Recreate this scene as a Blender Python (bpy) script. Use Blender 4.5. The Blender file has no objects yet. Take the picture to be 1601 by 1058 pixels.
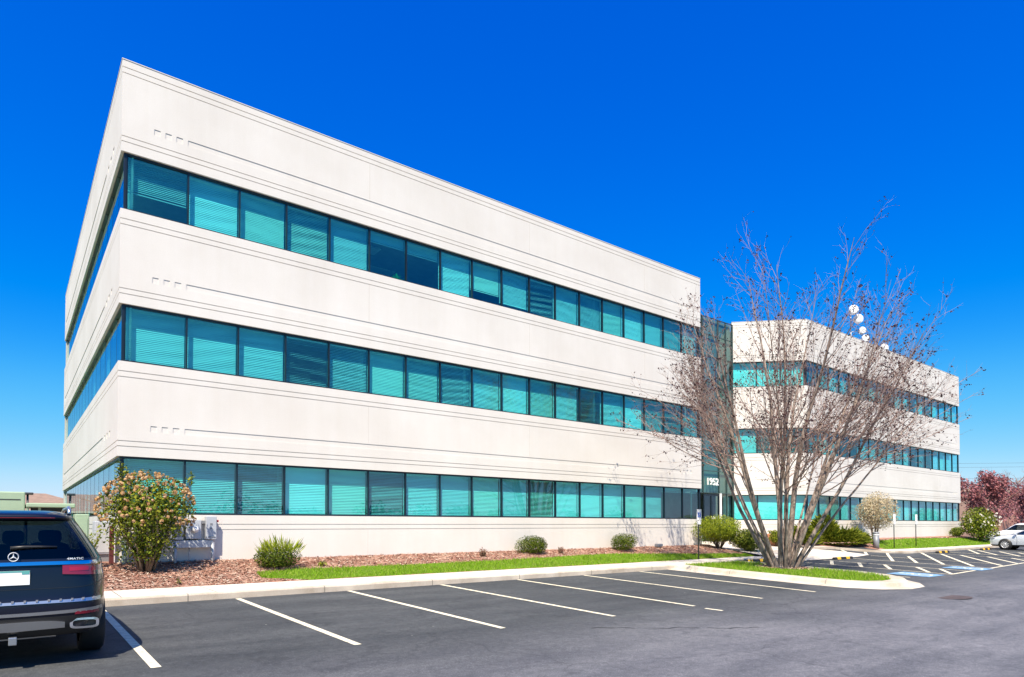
import bpy, bmesh, math, random
from mathutils import Vector, Matrix, Euler
R = math.radians
rnd = random.Random(7)
scn = bpy.context.scene
COL = scn.collection

# ------------------------------------------------------------------ helpers
class MB:
    """collects faces, then links them as one mesh object"""
    def __init__(s): s.v = []; s.f = []; s.m = []; s.sm = []
    def face(s, pts, mi=0, smooth=False):
        i = len(s.v); s.v.extend([tuple(p) for p in pts]); s.f.append(tuple(range(i, i+len(pts)))); s.m.append(mi); s.sm.append(smooth)
    def add(s, verts, faces, mi=0, smooth=False):
        i = len(s.v); s.v.extend([tuple(p) for p in verts])
        for f in faces: s.f.append(tuple(i+k for k in f)); s.m.append(mi); s.sm.append(smooth)
    def box(s, x0, x1, y0, y1, z0, z1, mi=0, M=None):
        vs = [(x0,y0,z0),(x1,y0,z0),(x1,y1,z0),(x0,y1,z0),(x0,y0,z1),(x1,y0,z1),(x1,y1,z1),(x0,y1,z1)]
        if M is not None: vs = [M @ Vector(v) for v in vs]
        s.add(vs, [(0,3,2,1),(4,5,6,7),(0,1,5,4),(1,2,6,5),(2,3,7,6),(3,0,4,7)], mi)
    def bbox(s, x0, x1, y0, y1, z0, z1, b=.01, mi=0, M=None):
        """box with chamfered edges"""
        bm = bmesh.new(); bmesh.ops.create_cube(bm, size=1)
        for v in bm.verts: v.co = Vector(((x0+x1)/2+v.co.x*(x1-x0), (y0+y1)/2+v.co.y*(y1-y0), (z0+z1)/2+v.co.z*(z1-z0)))
        bmesh.ops.bevel(bm, geom=bm.edges[:], offset=b, segments=2, affect='EDGES', profile=.5)
        bm.verts.index_update()
        s.add([(M @ v.co if M is not None else v.co) for v in bm.verts], [[v.index for v in f.verts] for f in bm.faces], mi)
        bm.free()
    def tube(s, pts, rad, n=6, mi=0, smooth=True, cap=True):
        pts = [Vector(p) for p in pts]
        if not isinstance(rad, (list, tuple)): rad = [rad]*len(pts)
        i0 = len(s.v); u = None
        for k, p in enumerate(pts):
            t = (pts[min(k+1, len(pts)-1)]-pts[max(k-1, 0)])
            t = t.normalized() if t.length > 1e-9 else Vector((0,0,1))
            if u is None:
                a = Vector((0,0,1)) if abs(t.z) < .9 else Vector((1,0,0))
                u = t.cross(a).normalized()
            else:
                u = (u-t*u.dot(t))
                u = u.normalized() if u.length > 1e-6 else t.orthogonal().normalized()
            w = t.cross(u)
            for j in range(n):
                a = 2*math.pi*j/n
                s.v.append(tuple(p+(u*math.cos(a)+w*math.sin(a))*rad[k]))
        for k in range(len(pts)-1):
            for j in range(n):
                a = i0+k*n+j; b = i0+k*n+(j+1) % n
                s.f.append((a, b, b+n, a+n)); s.m.append(mi); s.sm.append(smooth)
        if cap:
            s.f.append(tuple(i0+j for j in range(n))[::-1]); s.m.append(mi); s.sm.append(False)
            e = i0+(len(pts)-1)*n
            s.f.append(tuple(e+j for j in range(n))); s.m.append(mi); s.sm.append(False)
    def lathe(s, prof, n=24, mi=0, M=None, smooth=True, arc=2*math.pi):
        """prof: (r, z) list about local z"""
        i0 = len(s.v); closed = arc > 6.28
        cnt = n if closed else n+1
        for r, z in prof:
            for j in range(cnt):
                a = arc*j/n; v = Vector((r*math.cos(a), r*math.sin(a), z))
                s.v.append(tuple(M @ v if M is not None else v))
        for k in range(len(prof)-1):
            for j in range(n):
                a = i0+k*cnt+j; b = i0+k*cnt+((j+1) % cnt)
                s.f.append((a, b, b+cnt, a+cnt)); s.m.append(mi); s.sm.append(smooth)
    def build(s, name, mats, parent=None, origin=None, local=False):
        me = bpy.data.meshes.new(name)
        o = Vector((0,0,0))
        if parent is not None and not local:
            q = parent
            while q is not None: o += q.location; q = q.parent
        elif origin is not None: o = Vector(origin)
        vs = [(a-o.x, b-o.y, c-o.z) for a, b, c in s.v]
        me.from_pydata(vs, [], s.f)
        if not isinstance(mats, (list, tuple)): mats = [mats]
        for m in mats: me.materials.append(m)
        me.polygons.foreach_set('material_index', s.m)
        me.polygons.foreach_set('use_smooth', s.sm)
        me.update()
        ob = bpy.data.objects.new(name, me); COL.objects.link(ob)
        if parent is not None: ob.parent = parent
        elif origin is not None: ob.location = o
        return ob

def tag(o, label=None, cat=None, group=None, kind=None):
    if label: o['label'] = label
    if cat: o['category'] = cat
    if group: o['group'] = group
    if kind: o['kind'] = kind
    return o
def thing(name, label, cat, loc=(0,0,0), rz=0, group=None):
    o = bpy.data.objects.new(name, None); COL.objects.link(o)
    o.location = loc; o.rotation_euler = (0,0,rz); o.empty_display_size = .2
    return tag(o, label, cat, group)
def copy_tree(o, parent=None):
    c = o.copy(); COL.objects.link(c)
    if parent is not None: c.parent = parent
    for ch in list(o.children): copy_tree(ch, c)
    return c
def grid(name, xs, ys, zf, mat, kind='structure', holes=None):
    b = MB(); nx = len(xs)
    b.v = [(x, y, zf(x, y)) for y in ys for x in xs]
    for j in range(len(ys)-1):
        for i in range(nx-1):
            if holes and holes((xs[i]+xs[i+1])/2, (ys[j]+ys[j+1])/2): continue
            a = j*nx+i
            b.f.append((a, a+1, a+1+nx, a+nx)); b.m.append(0); b.sm.append(True)
    return tag(b.build(name, mat), kind=kind)
def frange(a, b, n): return [a+(b-a)*i/n for i in range(n+1)]

# ------------------------------------------------------------------ materials
def new_mat(name):
    m = bpy.data.materials.new(name); m.use_nodes = True
    nt = m.node_tree; return m, nt, nt.nodes['Principled BSDF'], nt.nodes['Material Output']
def N(nt, t, **kw):
    n = nt.nodes.new(t)
    for k, v in kw.items():
        if k in n.inputs: n.inputs[k].default_value = v
        else: setattr(n, k, v)
    return n
def ramp(nt, stops, interp='LINEAR'):
    r = nt.nodes.new('ShaderNodeValToRGB'); cr = r.color_ramp; cr.interpolation = interp
    while len(cr.elements) < len(stops): cr.elements.new(.5)
    for e, (p, c) in zip(cr.elements, stops): e.position = p; e.color = (*c, 1) if len(c) == 3 else c
    return r
def plain(name, col, rough=.6, metal=0, spec=.5, coat=0, var=0.0, vscale=3.0, bump=0, bscale=60):
    m, nt, p, out = new_mat(name)
    p.inputs['Roughness'].default_value = rough; p.inputs['Metallic'].default_value = metal
    p.inputs['Specular IOR Level'].default_value = spec; p.inputs['Coat Weight'].default_value = coat
    p.inputs['Base Color'].default_value = (*col, 1)
    if var or bump:
        tc = N(nt, 'ShaderNodeTexCoord')
    if var:
        no = N(nt, 'ShaderNodeTexNoise', Scale=vscale, Detail=6.0, Roughness=.6); nt.links.new(tc.outputs['Object'], no.inputs['Vector'])
        r = ramp(nt, [(.3, tuple(c*(1-var) for c in col)), (.7, tuple(min(1, c*(1+var)) for c in col))])
        nt.links.new(no.outputs['Fac'], r.inputs[0]); nt.links.new(r.outputs[0], p.inputs['Base Color'])
    if bump:
        n2 = N(nt, 'ShaderNodeTexNoise', Scale=bscale, Detail=4.0); nt.links.new(tc.outputs['Object'], n2.inputs['Vector'])
        b = N(nt, 'ShaderNodeBump', Strength=bump, Distance=.01); nt.links.new(n2.outputs['Fac'], b.inputs['Height']); nt.links.new(b.outputs[0], p.inputs['Normal'])
    return m
def leafmat(name, cols, rough=.55, trans=.25):
    """leaf colour varies from leaf to leaf"""
    m, nt, p, out = new_mat(name)
    g = N(nt, 'ShaderNodeNewGeometry'); k = len(cols)
    r = ramp(nt, [(i/max(1, k-1), c) for i, c in enumerate(cols)])
    nt.links.new(g.outputs['Random Per Island'], r.inputs[0]); nt.links.new(r.outputs[0], p.inputs['Base Color'])
    p.inputs['Roughness'].default_value = rough; p.inputs['Specular IOR Level'].default_value = .12
    if trans:
        t = N(nt, 'ShaderNodeBsdfTranslucent'); nt.links.new(r.outputs[0], t.inputs['Color'])
        mx = N(nt, 'ShaderNodeMixShader'); mx.inputs[0].default_value = trans
        nt.links.new(p.outputs[0], mx.inputs[1]); nt.links.new(t.outputs[0], mx.inputs[2]); nt.links.new(mx.outputs[0], out.inputs[0])
    return m
def tinted_glass(name, tint, base=.06, gain=1.5, ior=1.5):
    m, nt, p, out = new_mat(name); nt.nodes.remove(p)
    tr = N(nt, 'ShaderNodeBsdfTransparent'); tr.inputs[0].default_value = (*tint, 1)
    gl = N(nt, 'ShaderNodeBsdfGlossy'); gl.inputs['Roughness'].default_value = 0.0; gl.inputs[0].default_value = (.85,.95,1,1)
    fr = N(nt, 'ShaderNodeLayerWeight', Blend=.5); pw = N(nt, 'ShaderNodeMath', operation='POWER'); pw.inputs[1].default_value = 4.2; nt.links.new(fr.outputs['Facing'], pw.inputs[0])
    ma = N(nt, 'ShaderNodeMath', operation='MULTIPLY_ADD', use_clamp=True); ma.inputs[1].default_value = gain; ma.inputs[2].default_value = base
    tc = N(nt, 'ShaderNodeTexCoord'); no = N(nt, 'ShaderNodeTexNoise', Scale=.9, Detail=1.0); nt.links.new(tc.outputs['Object'], no.inputs['Vector'])
    bu = N(nt, 'ShaderNodeBump', Strength=.04, Distance=.05); nt.links.new(no.outputs['Fac'], bu.inputs['Height']); nt.links.new(bu.outputs[0], gl.inputs['Normal'])
    nt.links.new(pw.outputs[0], ma.inputs[0])
    mx = N(nt, 'ShaderNodeMixShader'); nt.links.new(ma.outputs[0], mx.inputs[0]); nt.links.new(tr.outputs[0], mx.inputs[1]); nt.links.new(gl.outputs[0], mx.inputs[2])
    nt.links.new(mx.outputs[0], out.inputs[0]); return m

def mat_stucco():
    m, nt, p, out = new_mat('stucco')
    tc = N(nt, 'ShaderNodeTexCoord'); V = tc.outputs['Object']
    n1 = N(nt, 'ShaderNodeTexNoise', Scale=.35, Detail=5.0, Roughness=.6); nt.links.new(V, n1.inputs['Vector'])
    r1 = ramp(nt, [(.32, (.64,.605,.565)), (.68, (.715,.685,.65))]); nt.links.new(n1.outputs['Fac'], r1.inputs[0])
    mp = N(nt, 'ShaderNodeMapping'); mp.inputs['Scale'].default_value = (1.6, 1.6, .12); nt.links.new(V, mp.inputs[0])
    n2 = N(nt, 'ShaderNodeTexNoise', Scale=2.0, Detail=6.0, Roughness=.65); nt.links.new(mp.outputs[0], n2.inputs['Vector'])
    r2 = ramp(nt, [(.35, (.98,.975,.965)), (.62, (1,1,1))]); nt.links.new(n2.outputs['Fac'], r2.inputs[0])
    n3 = N(nt, 'ShaderNodeTexNoise', Scale=45.0, Detail=3.0); nt.links.new(V, n3.inputs['Vector'])
    r3 = ramp(nt, [(.3, (.93,.93,.93)), (.7, (1,1,1))]); nt.links.new(n3.outputs['Fac'], r3.inputs[0])
    a = N(nt, 'ShaderNodeMix', data_type='RGBA', blend_type='MULTIPLY'); a.inputs[0].default_value = 1
    nt.links.new(r1.outputs[0], a.inputs[6]); nt.links.new(r2.outputs[0], a.inputs[7])
    b = N(nt, 'ShaderNodeMix', data_type='RGBA', blend_type='MULTIPLY'); b.inputs[0].default_value = 1
    nt.links.new(a.outputs[2], b.inputs[6]); nt.links.new(r3.outputs[0], b.inputs[7]); nt.links.new(b.outputs[2], p.inputs['Base Color'])
    p.inputs['Roughness'].default_value = .9; p.inputs['Specular IOR Level'].default_value = .2
    bu = N(nt, 'ShaderNodeBump', Strength=.25, Distance=.006); n4 = N(nt, 'ShaderNodeTexNoise', Scale=70.0, Detail=3.0); nt.links.new(V, n4.inputs['Vector'])
    nt.links.new(n4.outputs['Fac'], bu.inputs['Height']); nt.links.new(bu.outputs[0], p.inputs['Normal'])
    return m
def mat_asphalt():
    m, nt, p, out = new_mat('asphalt')
    tc = N(nt, 'ShaderNodeTexCoord'); V = tc.outputs['Object']
    L = nt.links.new
    big = N(nt, 'ShaderNodeTexNoise', Scale=.22, Detail=5.0, Roughness=.6); L(V, big.inputs['Vector'])
    mp = N(nt, 'ShaderNodeMapping'); mp.inputs['Scale'].default_value = (.25, 1.3, 1); mp.inputs['Rotation'].default_value = (0,0,.12); L(V, mp.inputs[0])
    st = N(nt, 'ShaderNodeTexNoise', Scale=1.0, Detail=7.0, Roughness=.65); L(mp.outputs[0], st.inputs['Vector'])
    # sealed stalls against the older drive lane
    sx = N(nt, 'ShaderNodeSeparateXYZ'); L(V, sx.inputs[0])
    wob = N(nt, 'ShaderNodeMath', operation='MULTIPLY_ADD'); wob.inputs[1].default_value = 2.0; L(st.outputs['Fac'], wob.inputs[0]); L(sx.outputs[1], wob.inputs[2])
    xs = N(nt, 'ShaderNodeMath', operation='MULTIPLY_ADD'); xs.inputs[1].default_value = -.05; L(sx.outputs[0], xs.inputs[0]); L(wob.outputs[0], xs.inputs[2])
    mr = N(nt, 'ShaderNodeMapRange'); mr.inputs['From Min'].default_value = 6.2; mr.inputs['From Max'].default_value = 9.6; L(xs.outputs[0], mr.inputs['Value'])
    base = ramp(nt, [(0, (.138,.142,.158)), (1, (.060,.066,.071))]); L(mr.outputs[0], base.inputs[0])
    rb = ramp(nt, [(.3, (.72,.73,.75)), (.7, (1.25,1.22,1.2))]); L(big.outputs['Fac'], rb.inputs[0])
    rs = ramp(nt, [(.32, (.68,.69,.72)), (.68, (1.3,1.28,1.25))]); L(st.outputs['Fac'], rs.inputs[0])
    sp = N(nt, 'ShaderNodeTexNoise', Scale=55.0, Detail=3.0, Roughness=.8); L(V, sp.inputs['Vector'])
    rp = ramp(nt, [(.36, (.62,.62,.62)), (.58, (1,1,1)), (.70, (2.0,1.95,1.9))]); L(sp.outputs['Fac'], rp.inputs[0])
    vo = N(nt, 'ShaderNodeTexVoronoi', Scale=.30, feature='DISTANCE_TO_EDGE')
    wv = N(nt, 'ShaderNodeTexNoise', Scale=1.3, Detail=5.0); L(V, wv.inputs['Vector'])
    ad = N(nt, 'ShaderNodeMix', data_type='RGBA', blend_type='LINEAR_LIGHT'); ad.inputs[0].default_value = .55; L(V, ad.inputs[6]); L(wv.outputs['Color'], ad.inputs[7]); L(ad.outputs[2], vo.inputs['Vector'])
    rc = ramp(nt, [(.0, (.78,.78,.79)), (.005, (.82,.82,.83)), (.011, (1,1,1))]); L(vo.outputs['Distance'], rc.inputs[0])
    md_ = N(nt, 'ShaderNodeTexNoise', Scale=9.0, Detail=6.0, Roughness=.75); L(V, md_.inputs['Vector'])
    rm = ramp(nt, [(.34, (.76,.77,.78)), (.66, (1.24,1.23,1.22))]); L(md_.outputs['Fac'], rm.inputs[0])
    cur = base.outputs[0]
    for r in (rb, rs, rm, rp, rc):
        x = N(nt, 'ShaderNodeMix', data_type='RGBA', blend_type='MULTIPLY'); x.inputs[0].default_value = 1
        L(cur, x.inputs[6]); L(r.outputs[0], x.inputs[7]); cur = x.outputs[2]
    # pale bits of grit
    v2 = N(nt, 'ShaderNodeTexVoronoi', Scale=2.6); L(V, v2.inputs['Vector'])
    rg = ramp(nt, [(.0, (1,1,1)), (.032, (1,1,1)), (.045, (0,0,0))]); L(v2.outputs['Distance'], rg.inputs[0])
    th = N(nt, 'ShaderNodeMath', operation='GREATER_THAN'); th.inputs[1].default_value = .80
    sc = N(nt, 'ShaderNodeSeparateColor'); L(v2.outputs['Color'], sc.inputs[0]); L(sc.outputs[0], th.inputs[0])
    mu = N(nt, 'ShaderNodeMath', operation='MULTIPLY'); L(rg.outputs[0], mu.inputs[0]); L(th.outputs[0], mu.inputs[1])
    fx = N(nt, 'ShaderNodeMix', data_type='RGBA'); L(mu.outputs[0], fx.inputs[0]); L(cur, fx.inputs[6]); fx.inputs[7].default_value = (.42,.40,.36,1)
    L(fx.outputs[2], p.inputs['Base Color'])
    p.inputs['Roughness'].default_value = .82; p.inputs['Specular IOR Level'].default_value = .35
    bu = N(nt, 'ShaderNodeBump', Strength=.35, Distance=.006); L(sp.outputs['Fac'], bu.inputs['Height']); L(bu.outputs[0], p.inputs['Normal'])
    return m
def mat_concrete(name, c0, c1, joint=0, jaxis=0):
    m, nt, p, out = new_mat(name); L = nt.links.new
    tc = N(nt, 'ShaderNodeTexCoord'); V = tc.outputs['Object']
    n1 = N(nt, 'ShaderNodeTexNoise', Scale=1.1, Detail=7.0, Roughness=.65); L(V, n1.inputs['Vector'])
    r1 = ramp(nt, [(.3, c0), (.7, c1)]); L(n1.outputs['Fac'], r1.inputs[0])
    n2 = N(nt, 'ShaderNodeTexNoise', Scale=60.0, Detail=3.0); L(V, n2.inputs['Vector'])
    r2 = ramp(nt, [(.3, (.85,.85,.84)), (.65, (1.05,1.05,1.05))]); L(n2.outputs['Fac'], r2.inputs[0])
    x = N(nt, 'ShaderNodeMix', data_type='RGBA', blend_type='MULTIPLY'); x.inputs[0].default_value = 1; L(r1.outputs[0], x.inputs[6]); L(r2.outputs[0], x.inputs[7])
    cur = x.outputs[2]
    n3 = N(nt, 'ShaderNodeTexNoise', Scale=.6, Detail=8.0, Roughness=.75); L(V, n3.inputs['Vector'])
    r3 = ramp(nt, [(.38, (.72,.68,.62)), (.5, (1,1,1))]); L(n3.outputs['Fac'], r3.inputs[0])
    y = N(nt, 'ShaderNodeMix', data_type='RGBA', blend_type='MULTIPLY'); y.inputs[0].default_value = .7; L(cur, y.inputs[6]); L(r3.outputs[0], y.inputs[7]); cur = y.outputs[2]
    if joint:
        sx = N(nt, 'ShaderNodeSeparateXYZ'); L(V, sx.inputs[0])
        md = N(nt, 'ShaderNodeMath', operation='PINGPONG'); md.inputs[1].default_value = joint/2; L(sx.outputs[jaxis], md.inputs[0])
        lt = N(nt, 'ShaderNodeMath', operation='LESS_THAN'); lt.inputs[1].default_value = .012; L(md.outputs[0], lt.inputs[0])
        z = N(nt, 'ShaderNodeMix', data_type='RGBA'); L(lt.outputs[0], z.inputs[0]); L(cur, z.inputs[6]); z.inputs[7].default_value = (.22,.20,.17,1); cur = z.outputs[2]
    L(cur, p.inputs['Base Color']); p.inputs['Roughness'].default_value = .9; p.inputs['Specular IOR Level'].default_value = .2
    return m
def mat_ground(name, stops, scale, fine=40):
    m, nt, p, out = new_mat(name); L = nt.links.new
    tc = N(nt, 'ShaderNodeTexCoord'); V = tc.outputs['Object']
    n1 = N(nt, 'ShaderNodeTexNoise', Scale=scale, Detail=8.0, Roughness=.7); L(V, n1.inputs['Vector'])
    r1 = ramp(nt, stops); L(n1.outputs['Fac'], r1.inputs[0])
    n2 = N(nt, 'ShaderNodeTexNoise', Scale=fine, Detail=4.0, Roughness=.8); L(V, n2.inputs['Vector'])
    r2 = ramp(nt, [(.3, (.55,.55,.55)), (.7, (1.3,1.3,1.3))]); L(n2.outputs['Fac'], r2.inputs[0])
    x = N(nt, 'ShaderNodeMix', data_type='RGBA', blend_type='MULTIPLY'); x.inputs[0].default_value = 1; L(r1.outputs[0], x.inputs[6]); L(r2.outputs[0], x.inputs[7])
    L(x.outputs[2], p.inputs['Base Color']); p.inputs['Roughness'].default_value = .95; p.inputs['Specular IOR Level'].default_value = .1
    bu = N(nt, 'ShaderNodeBump', Strength=.6, Distance=.02); L(n2.outputs['Fac'], bu.inputs['Height']); L(bu.outputs[0], p.inputs['Normal'])
    return m
def mat_paint_line():
    m, nt, p, out = new_mat('line_paint'); L = nt.links.new
    tc = N(nt, 'ShaderNodeTexCoord'); V = tc.outputs['Object']
    n1 = N(nt, 'ShaderNodeTexNoise', Scale=9.0, Detail=8.0, Roughness=.75); L(V, n1.inputs['Vector'])
    r1 = ramp(nt, [(.30, (.16,.15,.13)), (.40, (.56,.51,.37)), (.6, (.80,.73,.55))]); L(n1.outputs['Fac'], r1.inputs[0])
    L(r1.outputs[0], p.inputs['Base Color']); p.inputs['Roughness'].default_value = .8
    return m
def mat_bark(name, c0, c1, sc=6):
    m, nt, p, out = new_mat(name); L = nt.links.new
    tc = N(nt, 'ShaderNodeTexCoord'); V = tc.outputs['Object']
    mp = N(nt, 'ShaderNodeMapping'); mp.inputs['Scale'].default_value = (1, 1, .5); L(V, mp.inputs[0])
    n1 = N(nt, 'ShaderNodeTexNoise', Scale=sc, Detail=7.0, Roughness=.7); L(mp.outputs[0], n1.inputs['Vector'])
    r1 = ramp(nt, [(.36, c0), (.62, c1)]); L(n1.outputs['Fac'], r1.inputs[0]); L(r1.outputs[0], p.inputs['Base Color'])
    p.inputs['Roughness'].default_value = .85; p.inputs['Specular IOR Level'].default_value = .2
    bu = N(nt, 'ShaderNodeBump', Strength=.5, Distance=.01); L(n1.outputs['Fac'], bu.inputs['Height']); L(bu.outputs[0], p.inputs['Normal'])
    return m
def mat_carpaint(name, col, flake=.0, coat=1.0):
    m, nt, p, out = new_mat(name)
    p.inputs['Base Color'].default_value = (*col, 1); p.inputs['Roughness'].default_value = .35; p.inputs['Metallic'].default_value = flake
    p.inputs['Coat Weight'].default_value = coat; p.inputs['Coat Roughness'].default_value = .03; p.inputs['Specular IOR Level'].default_value = .5*coat
    tc = N(nt, 'ShaderNodeTexCoord'); n1 = N(nt, 'ShaderNodeTexNoise', Scale=5.0, Detail=8.0, Roughness=.8); nt.links.new(tc.outputs['Object'], n1.inputs['Vector'])
    r1 = ramp(nt, [(.45, (.03,)*3), (.75, (.14,)*3)]); nt.links.new(n1.outputs['Fac'], r1.inputs[0]); nt.links.new(r1.outputs[0], p.inputs['Coat Roughness'])
    return m
def mat_brick(name, c1, c2, mortar, scale=4):
    m, nt, p, out = new_mat(name)
    tc = N(nt, 'ShaderNodeTexCoord'); mp = N(nt, 'ShaderNodeMapping'); mp.inputs['Rotation'].default_value = (R(90), 0, 0); nt.links.new(tc.outputs['Object'], mp.inputs[0])
    b = N(nt, 'ShaderNodeTexBrick', Scale=scale); b.inputs['Color1'].default_value = (*c1,1); b.inputs['Color2'].default_value = (*c2,1); b.inputs['Mortar'].default_value = (*mortar,1)
    nt.links.new(mp.outputs[0], b.inputs['Vector']); nt.links.new(b.outputs[0], p.inputs['Base Color']); p.inputs['Roughness'].default_value = .9
    return m

M = {}
M['stucco'] = mat_stucco()
M['frame'] = plain('window_frame', (.012,.022,.035), .35, .3)
M['glass'] = tinted_glass('tinted_glass', (.34,.93,.94), .13, .8)
M['glass_side'] = tinted_glass('entrance_glass', (.58,.85,.80), .10, .8)
M['blind'] = plain('blind_slat', (.80,.80,.77), .6, 0, .3)
M['blind_dim'] = plain('blind_slat_grey', (.48,.49,.47), .6, 0, .3)
M['blind_mid'] = plain('blind_slat_mid', (.60,.61,.60), .6, 0, .3)
M['blind_warm'] = plain('blind_slat_warm', (.74,.70,.60), .6, 0, .3)
M['interior'] = plain('interior_wall', (.45,.44,.42), .9, var=.1)
M['spandrel'] = plain('spandrel_panel', (.17,.20,.19), .6)
M['roof'] = plain('roof_membrane', (.35,.34,.33), .9, var=.2)
M['white'] = plain('white_enamel', (.8,.8,.8), .5)
M['asphalt'] = mat_asphalt()
M['sidewalk'] = mat_concrete('sidewalk_concrete', (.56,.50,.43), (.70,.65,.58), 1.8, 0)
M['slab'] = mat_concrete('slab_concrete', (.55,.49,.42), (.68,.62,.55))
M['kerb'] = mat_concrete('kerb_concrete', (.42,.35,.28), (.60,.53,.45), 3.0, 0)
M['kerb2'] = mat_concrete('island_kerb_concrete', (.46,.40,.33), (.62,.56,.48), 3.2, 1)
M['mulch'] = mat_ground('mulch', [(.3, (.19,.095,.07)), (.5, (.32,.17,.125)), (.7, (.48,.33,.25))], 1.6, 35)
M['chips'] = leafmat('mulch_chip', [(.17,.085,.065), (.32,.165,.12), (.45,.27,.20), (.31,.19,.15), (.60,.49,.39), (.38,.27,.21)], .9, 0)
M['soil'] = mat_ground('lawn_soil', [(.3, (.08,.16,.012)), (.7, (.14,.24,.02))], 1.2, 30)
M['far_grass'] = mat_ground('far_grass', [(.3, (.05,.10,.02)), (.7, (.10,.16,.04))], .08, 3)
M['grass'] = leafmat('grass_blade', [(.12,.25,.01), (.20,.37,.012), (.26,.42,.02), (.16,.31,.012), (.32,.44,.05), (.40,.38,.14)], .6, .35)
M['line'] = mat_paint_line()
M['blue'] = plain('blue_paint', (.16,.30,.48), .8, var=.4, vscale=7)
M['stain'] = plain('rust_stain', (.075,.055,.055), .9, var=.3, vscale=5)
M['tar'] = plain('crack_sealer', (.032,.034,.038), .8)
M['rubber'] = plain('rubber', (.015,.015,.016), .7, bump=.2)
M['yellow'] = plain('yellow_band', (.75,.42,.02), .6)
M['bark'] = mat_bark('grey_bark', (.10,.072,.06), (.38,.30,.25), 7)
M['twig'] = mat_bark('twig_bark', (.20,.13,.115), (.40,.29,.25), 3)
M['bud'] = leafmat('dark_bud_leaf', [(.035,.018,.022), (.07,.03,.035), (.10,.045,.04)], .6, .15)
M['stem'] = mat_bark('shrub_stem', (.10,.07,.045), (.24,.18,.12), 10)
M['l_vib'] = leafmat('viburnum_leaf', [(.035,.055,.007), (.09,.13,.012), (.18,.22,.02), (.30,.30,.03)], .5, .2)
M['fl_tan'] = leafmat('faded_flower', [(.36,.19,.07), (.50,.29,.12), (.57,.37,.19), (.64,.48,.33)], .8, .25)
M['fl_white'] = leafmat('white_flower', [(.75,.70,.60), (.85,.80,.72)], .8, .25)
M['l_box'] = leafmat('boxwood_leaf', [(.015,.034,.004), (.045,.075,.006), (.09,.125,.010), (.17,.19,.02)], .6, .12)
M['l_lime'] = leafmat('lime_leaf', [(.13,.19,.015), (.24,.30,.02), (.36,.40,.03), (.20,.24,.02)], .5, .3)
M['l_dark'] = leafmat('dark_green_leaf', [(.025,.045,.005), (.065,.10,.009), (.13,.165,.016), (.22,.23,.03)], .6, .12)
M['l_jun'] = leafmat('juniper_needle', [(.04,.07,.006), (.09,.125,.010), (.17,.19,.015), (.25,.26,.025)], .6, .2)
M['l_pale'] = leafmat('pale_leaf', [(.38,.29,.17), (.54,.44,.29), (.64,.55,.40), (.36,.32,.17)], .7, .3)
M['l_red'] = leafmat('red_leaf', [(.20,.06,.06), (.36,.14,.15), (.48,.22,.24), (.27,.10,.09)], .7, .25)
M['l_wood'] = leafmat('far_leaf', [(.03,.07,.015), (.06,.11,.02), (.09,.14,.03)], .7, .2)
M['dead'] = leafmat('dead_leaf', [(.16,.06,.05), (.28,.12,.09), (.2,.11,.06)], .8, .1)
M['grey_steel'] = plain('grey_steel', (.42,.45,.50), .45, .1, var=.06)
M['grey_dark'] = plain('dark_grey_steel', (.20,.21,.23), .5, .2)
M['conduit'] = plain('conduit_grey', (.45,.46,.48), .5, .2)
M['pipe_green'] = plain('weathered_pipe', (.24,.32,.30), .6, var=.2)
M['brownmetal'] = plain('brown_metal', (.10,.02,.02), .5)
M['red'] = plain('red_plastic', (.5,.04,.03), .4)
M['cabinet'] = plain('green_enamel', (.30,.41,.29), .5, var=.06)
M['louvre'] = plain('louvre_dark', (.02,.025,.025), .6)
M['signpost'] = plain('green_post', (.02,.028,.022), .6)
M['sign_white'] = plain('sign_white', (.82,.82,.82), .4)
M['sign_blue'] = plain('sign_blue', (.01,.08,.45), .4)
M['terracotta'] = plain('terracotta', (.45,.20,.10), .8, var=.15)
M['wire'] = plain('cable_black', (.05,.05,.06), .6)
M['plastic_black'] = plain('black_plastic', (.012,.012,.013), .45)
M['badge'] = plain('badge_silver', (.72,.74,.77), .25, .2)
M['chrome'] = plain('chrome', (.75,.77,.8), .12, 1)
M['alu'] = plain('brushed_metal', (.52,.53,.55), .3, .9)
M['rim'] = plain('alloy_rim', (.62,.63,.65), .3, .6)
M['seat'] = plain('seat_leather', (.03,.03,.034), .6)
M['carglass'] = tinted_glass('car_glass', (.15,.18,.21), .03, .9)
M['carglass_blue'] = tinted_glass('car_side_glass', (.16,.24,.30), .10, .9)
M['navy'] = mat_carpaint('navy_car_paint', (.003,.005,.016), 0, .48)
M['silver'] = mat_carpaint('silver_car_paint', (.62,.66,.72), .25)
M['carwhite'] = mat_carpaint('white_car_paint', (.78,.79,.80), 0)
M['plate'] = plain('plate_white', (.82,.84,.84), .4)
M['plate_edge'] = plain('plate_teal', (.10,.35,.33), .4)
m_, nt_, p_, o_ = new_mat('tail_lamp'); p_.inputs['Base Color'].default_value = (.20,.004,.02,1); p_.inputs['Roughness'].default_value = .15; p_.inputs['Coat Weight'].default_value = 1; M['lamp'] = m_
M['lamp_in'] = plain('tail_lamp_inner', (.30,.010,.03), .25, coat=.5)
M['headlamp'] = plain('head_lamp', (.30,.32,.34), .1, .3, coat=1)
M['brick'] = mat_brick('red_brick', (.42,.17,.11), (.34,.13,.09), (.45,.36,.30))
M['brick2'] = mat_brick('tan_brick', (.30,.21,.14), (.24,.16,.11), (.40,.35,.30))
M['rooftile'] = plain('brown_shingle', (.25,.17,.125), .9, var=.2, vscale=2)
M['cream'] = plain('cream_trim', (.55,.48,.36), .8)
M['plant'] = leafmat('house_plant', [(.05,.35,.06), (.10,.5,.12)], .5, .3)

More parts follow.
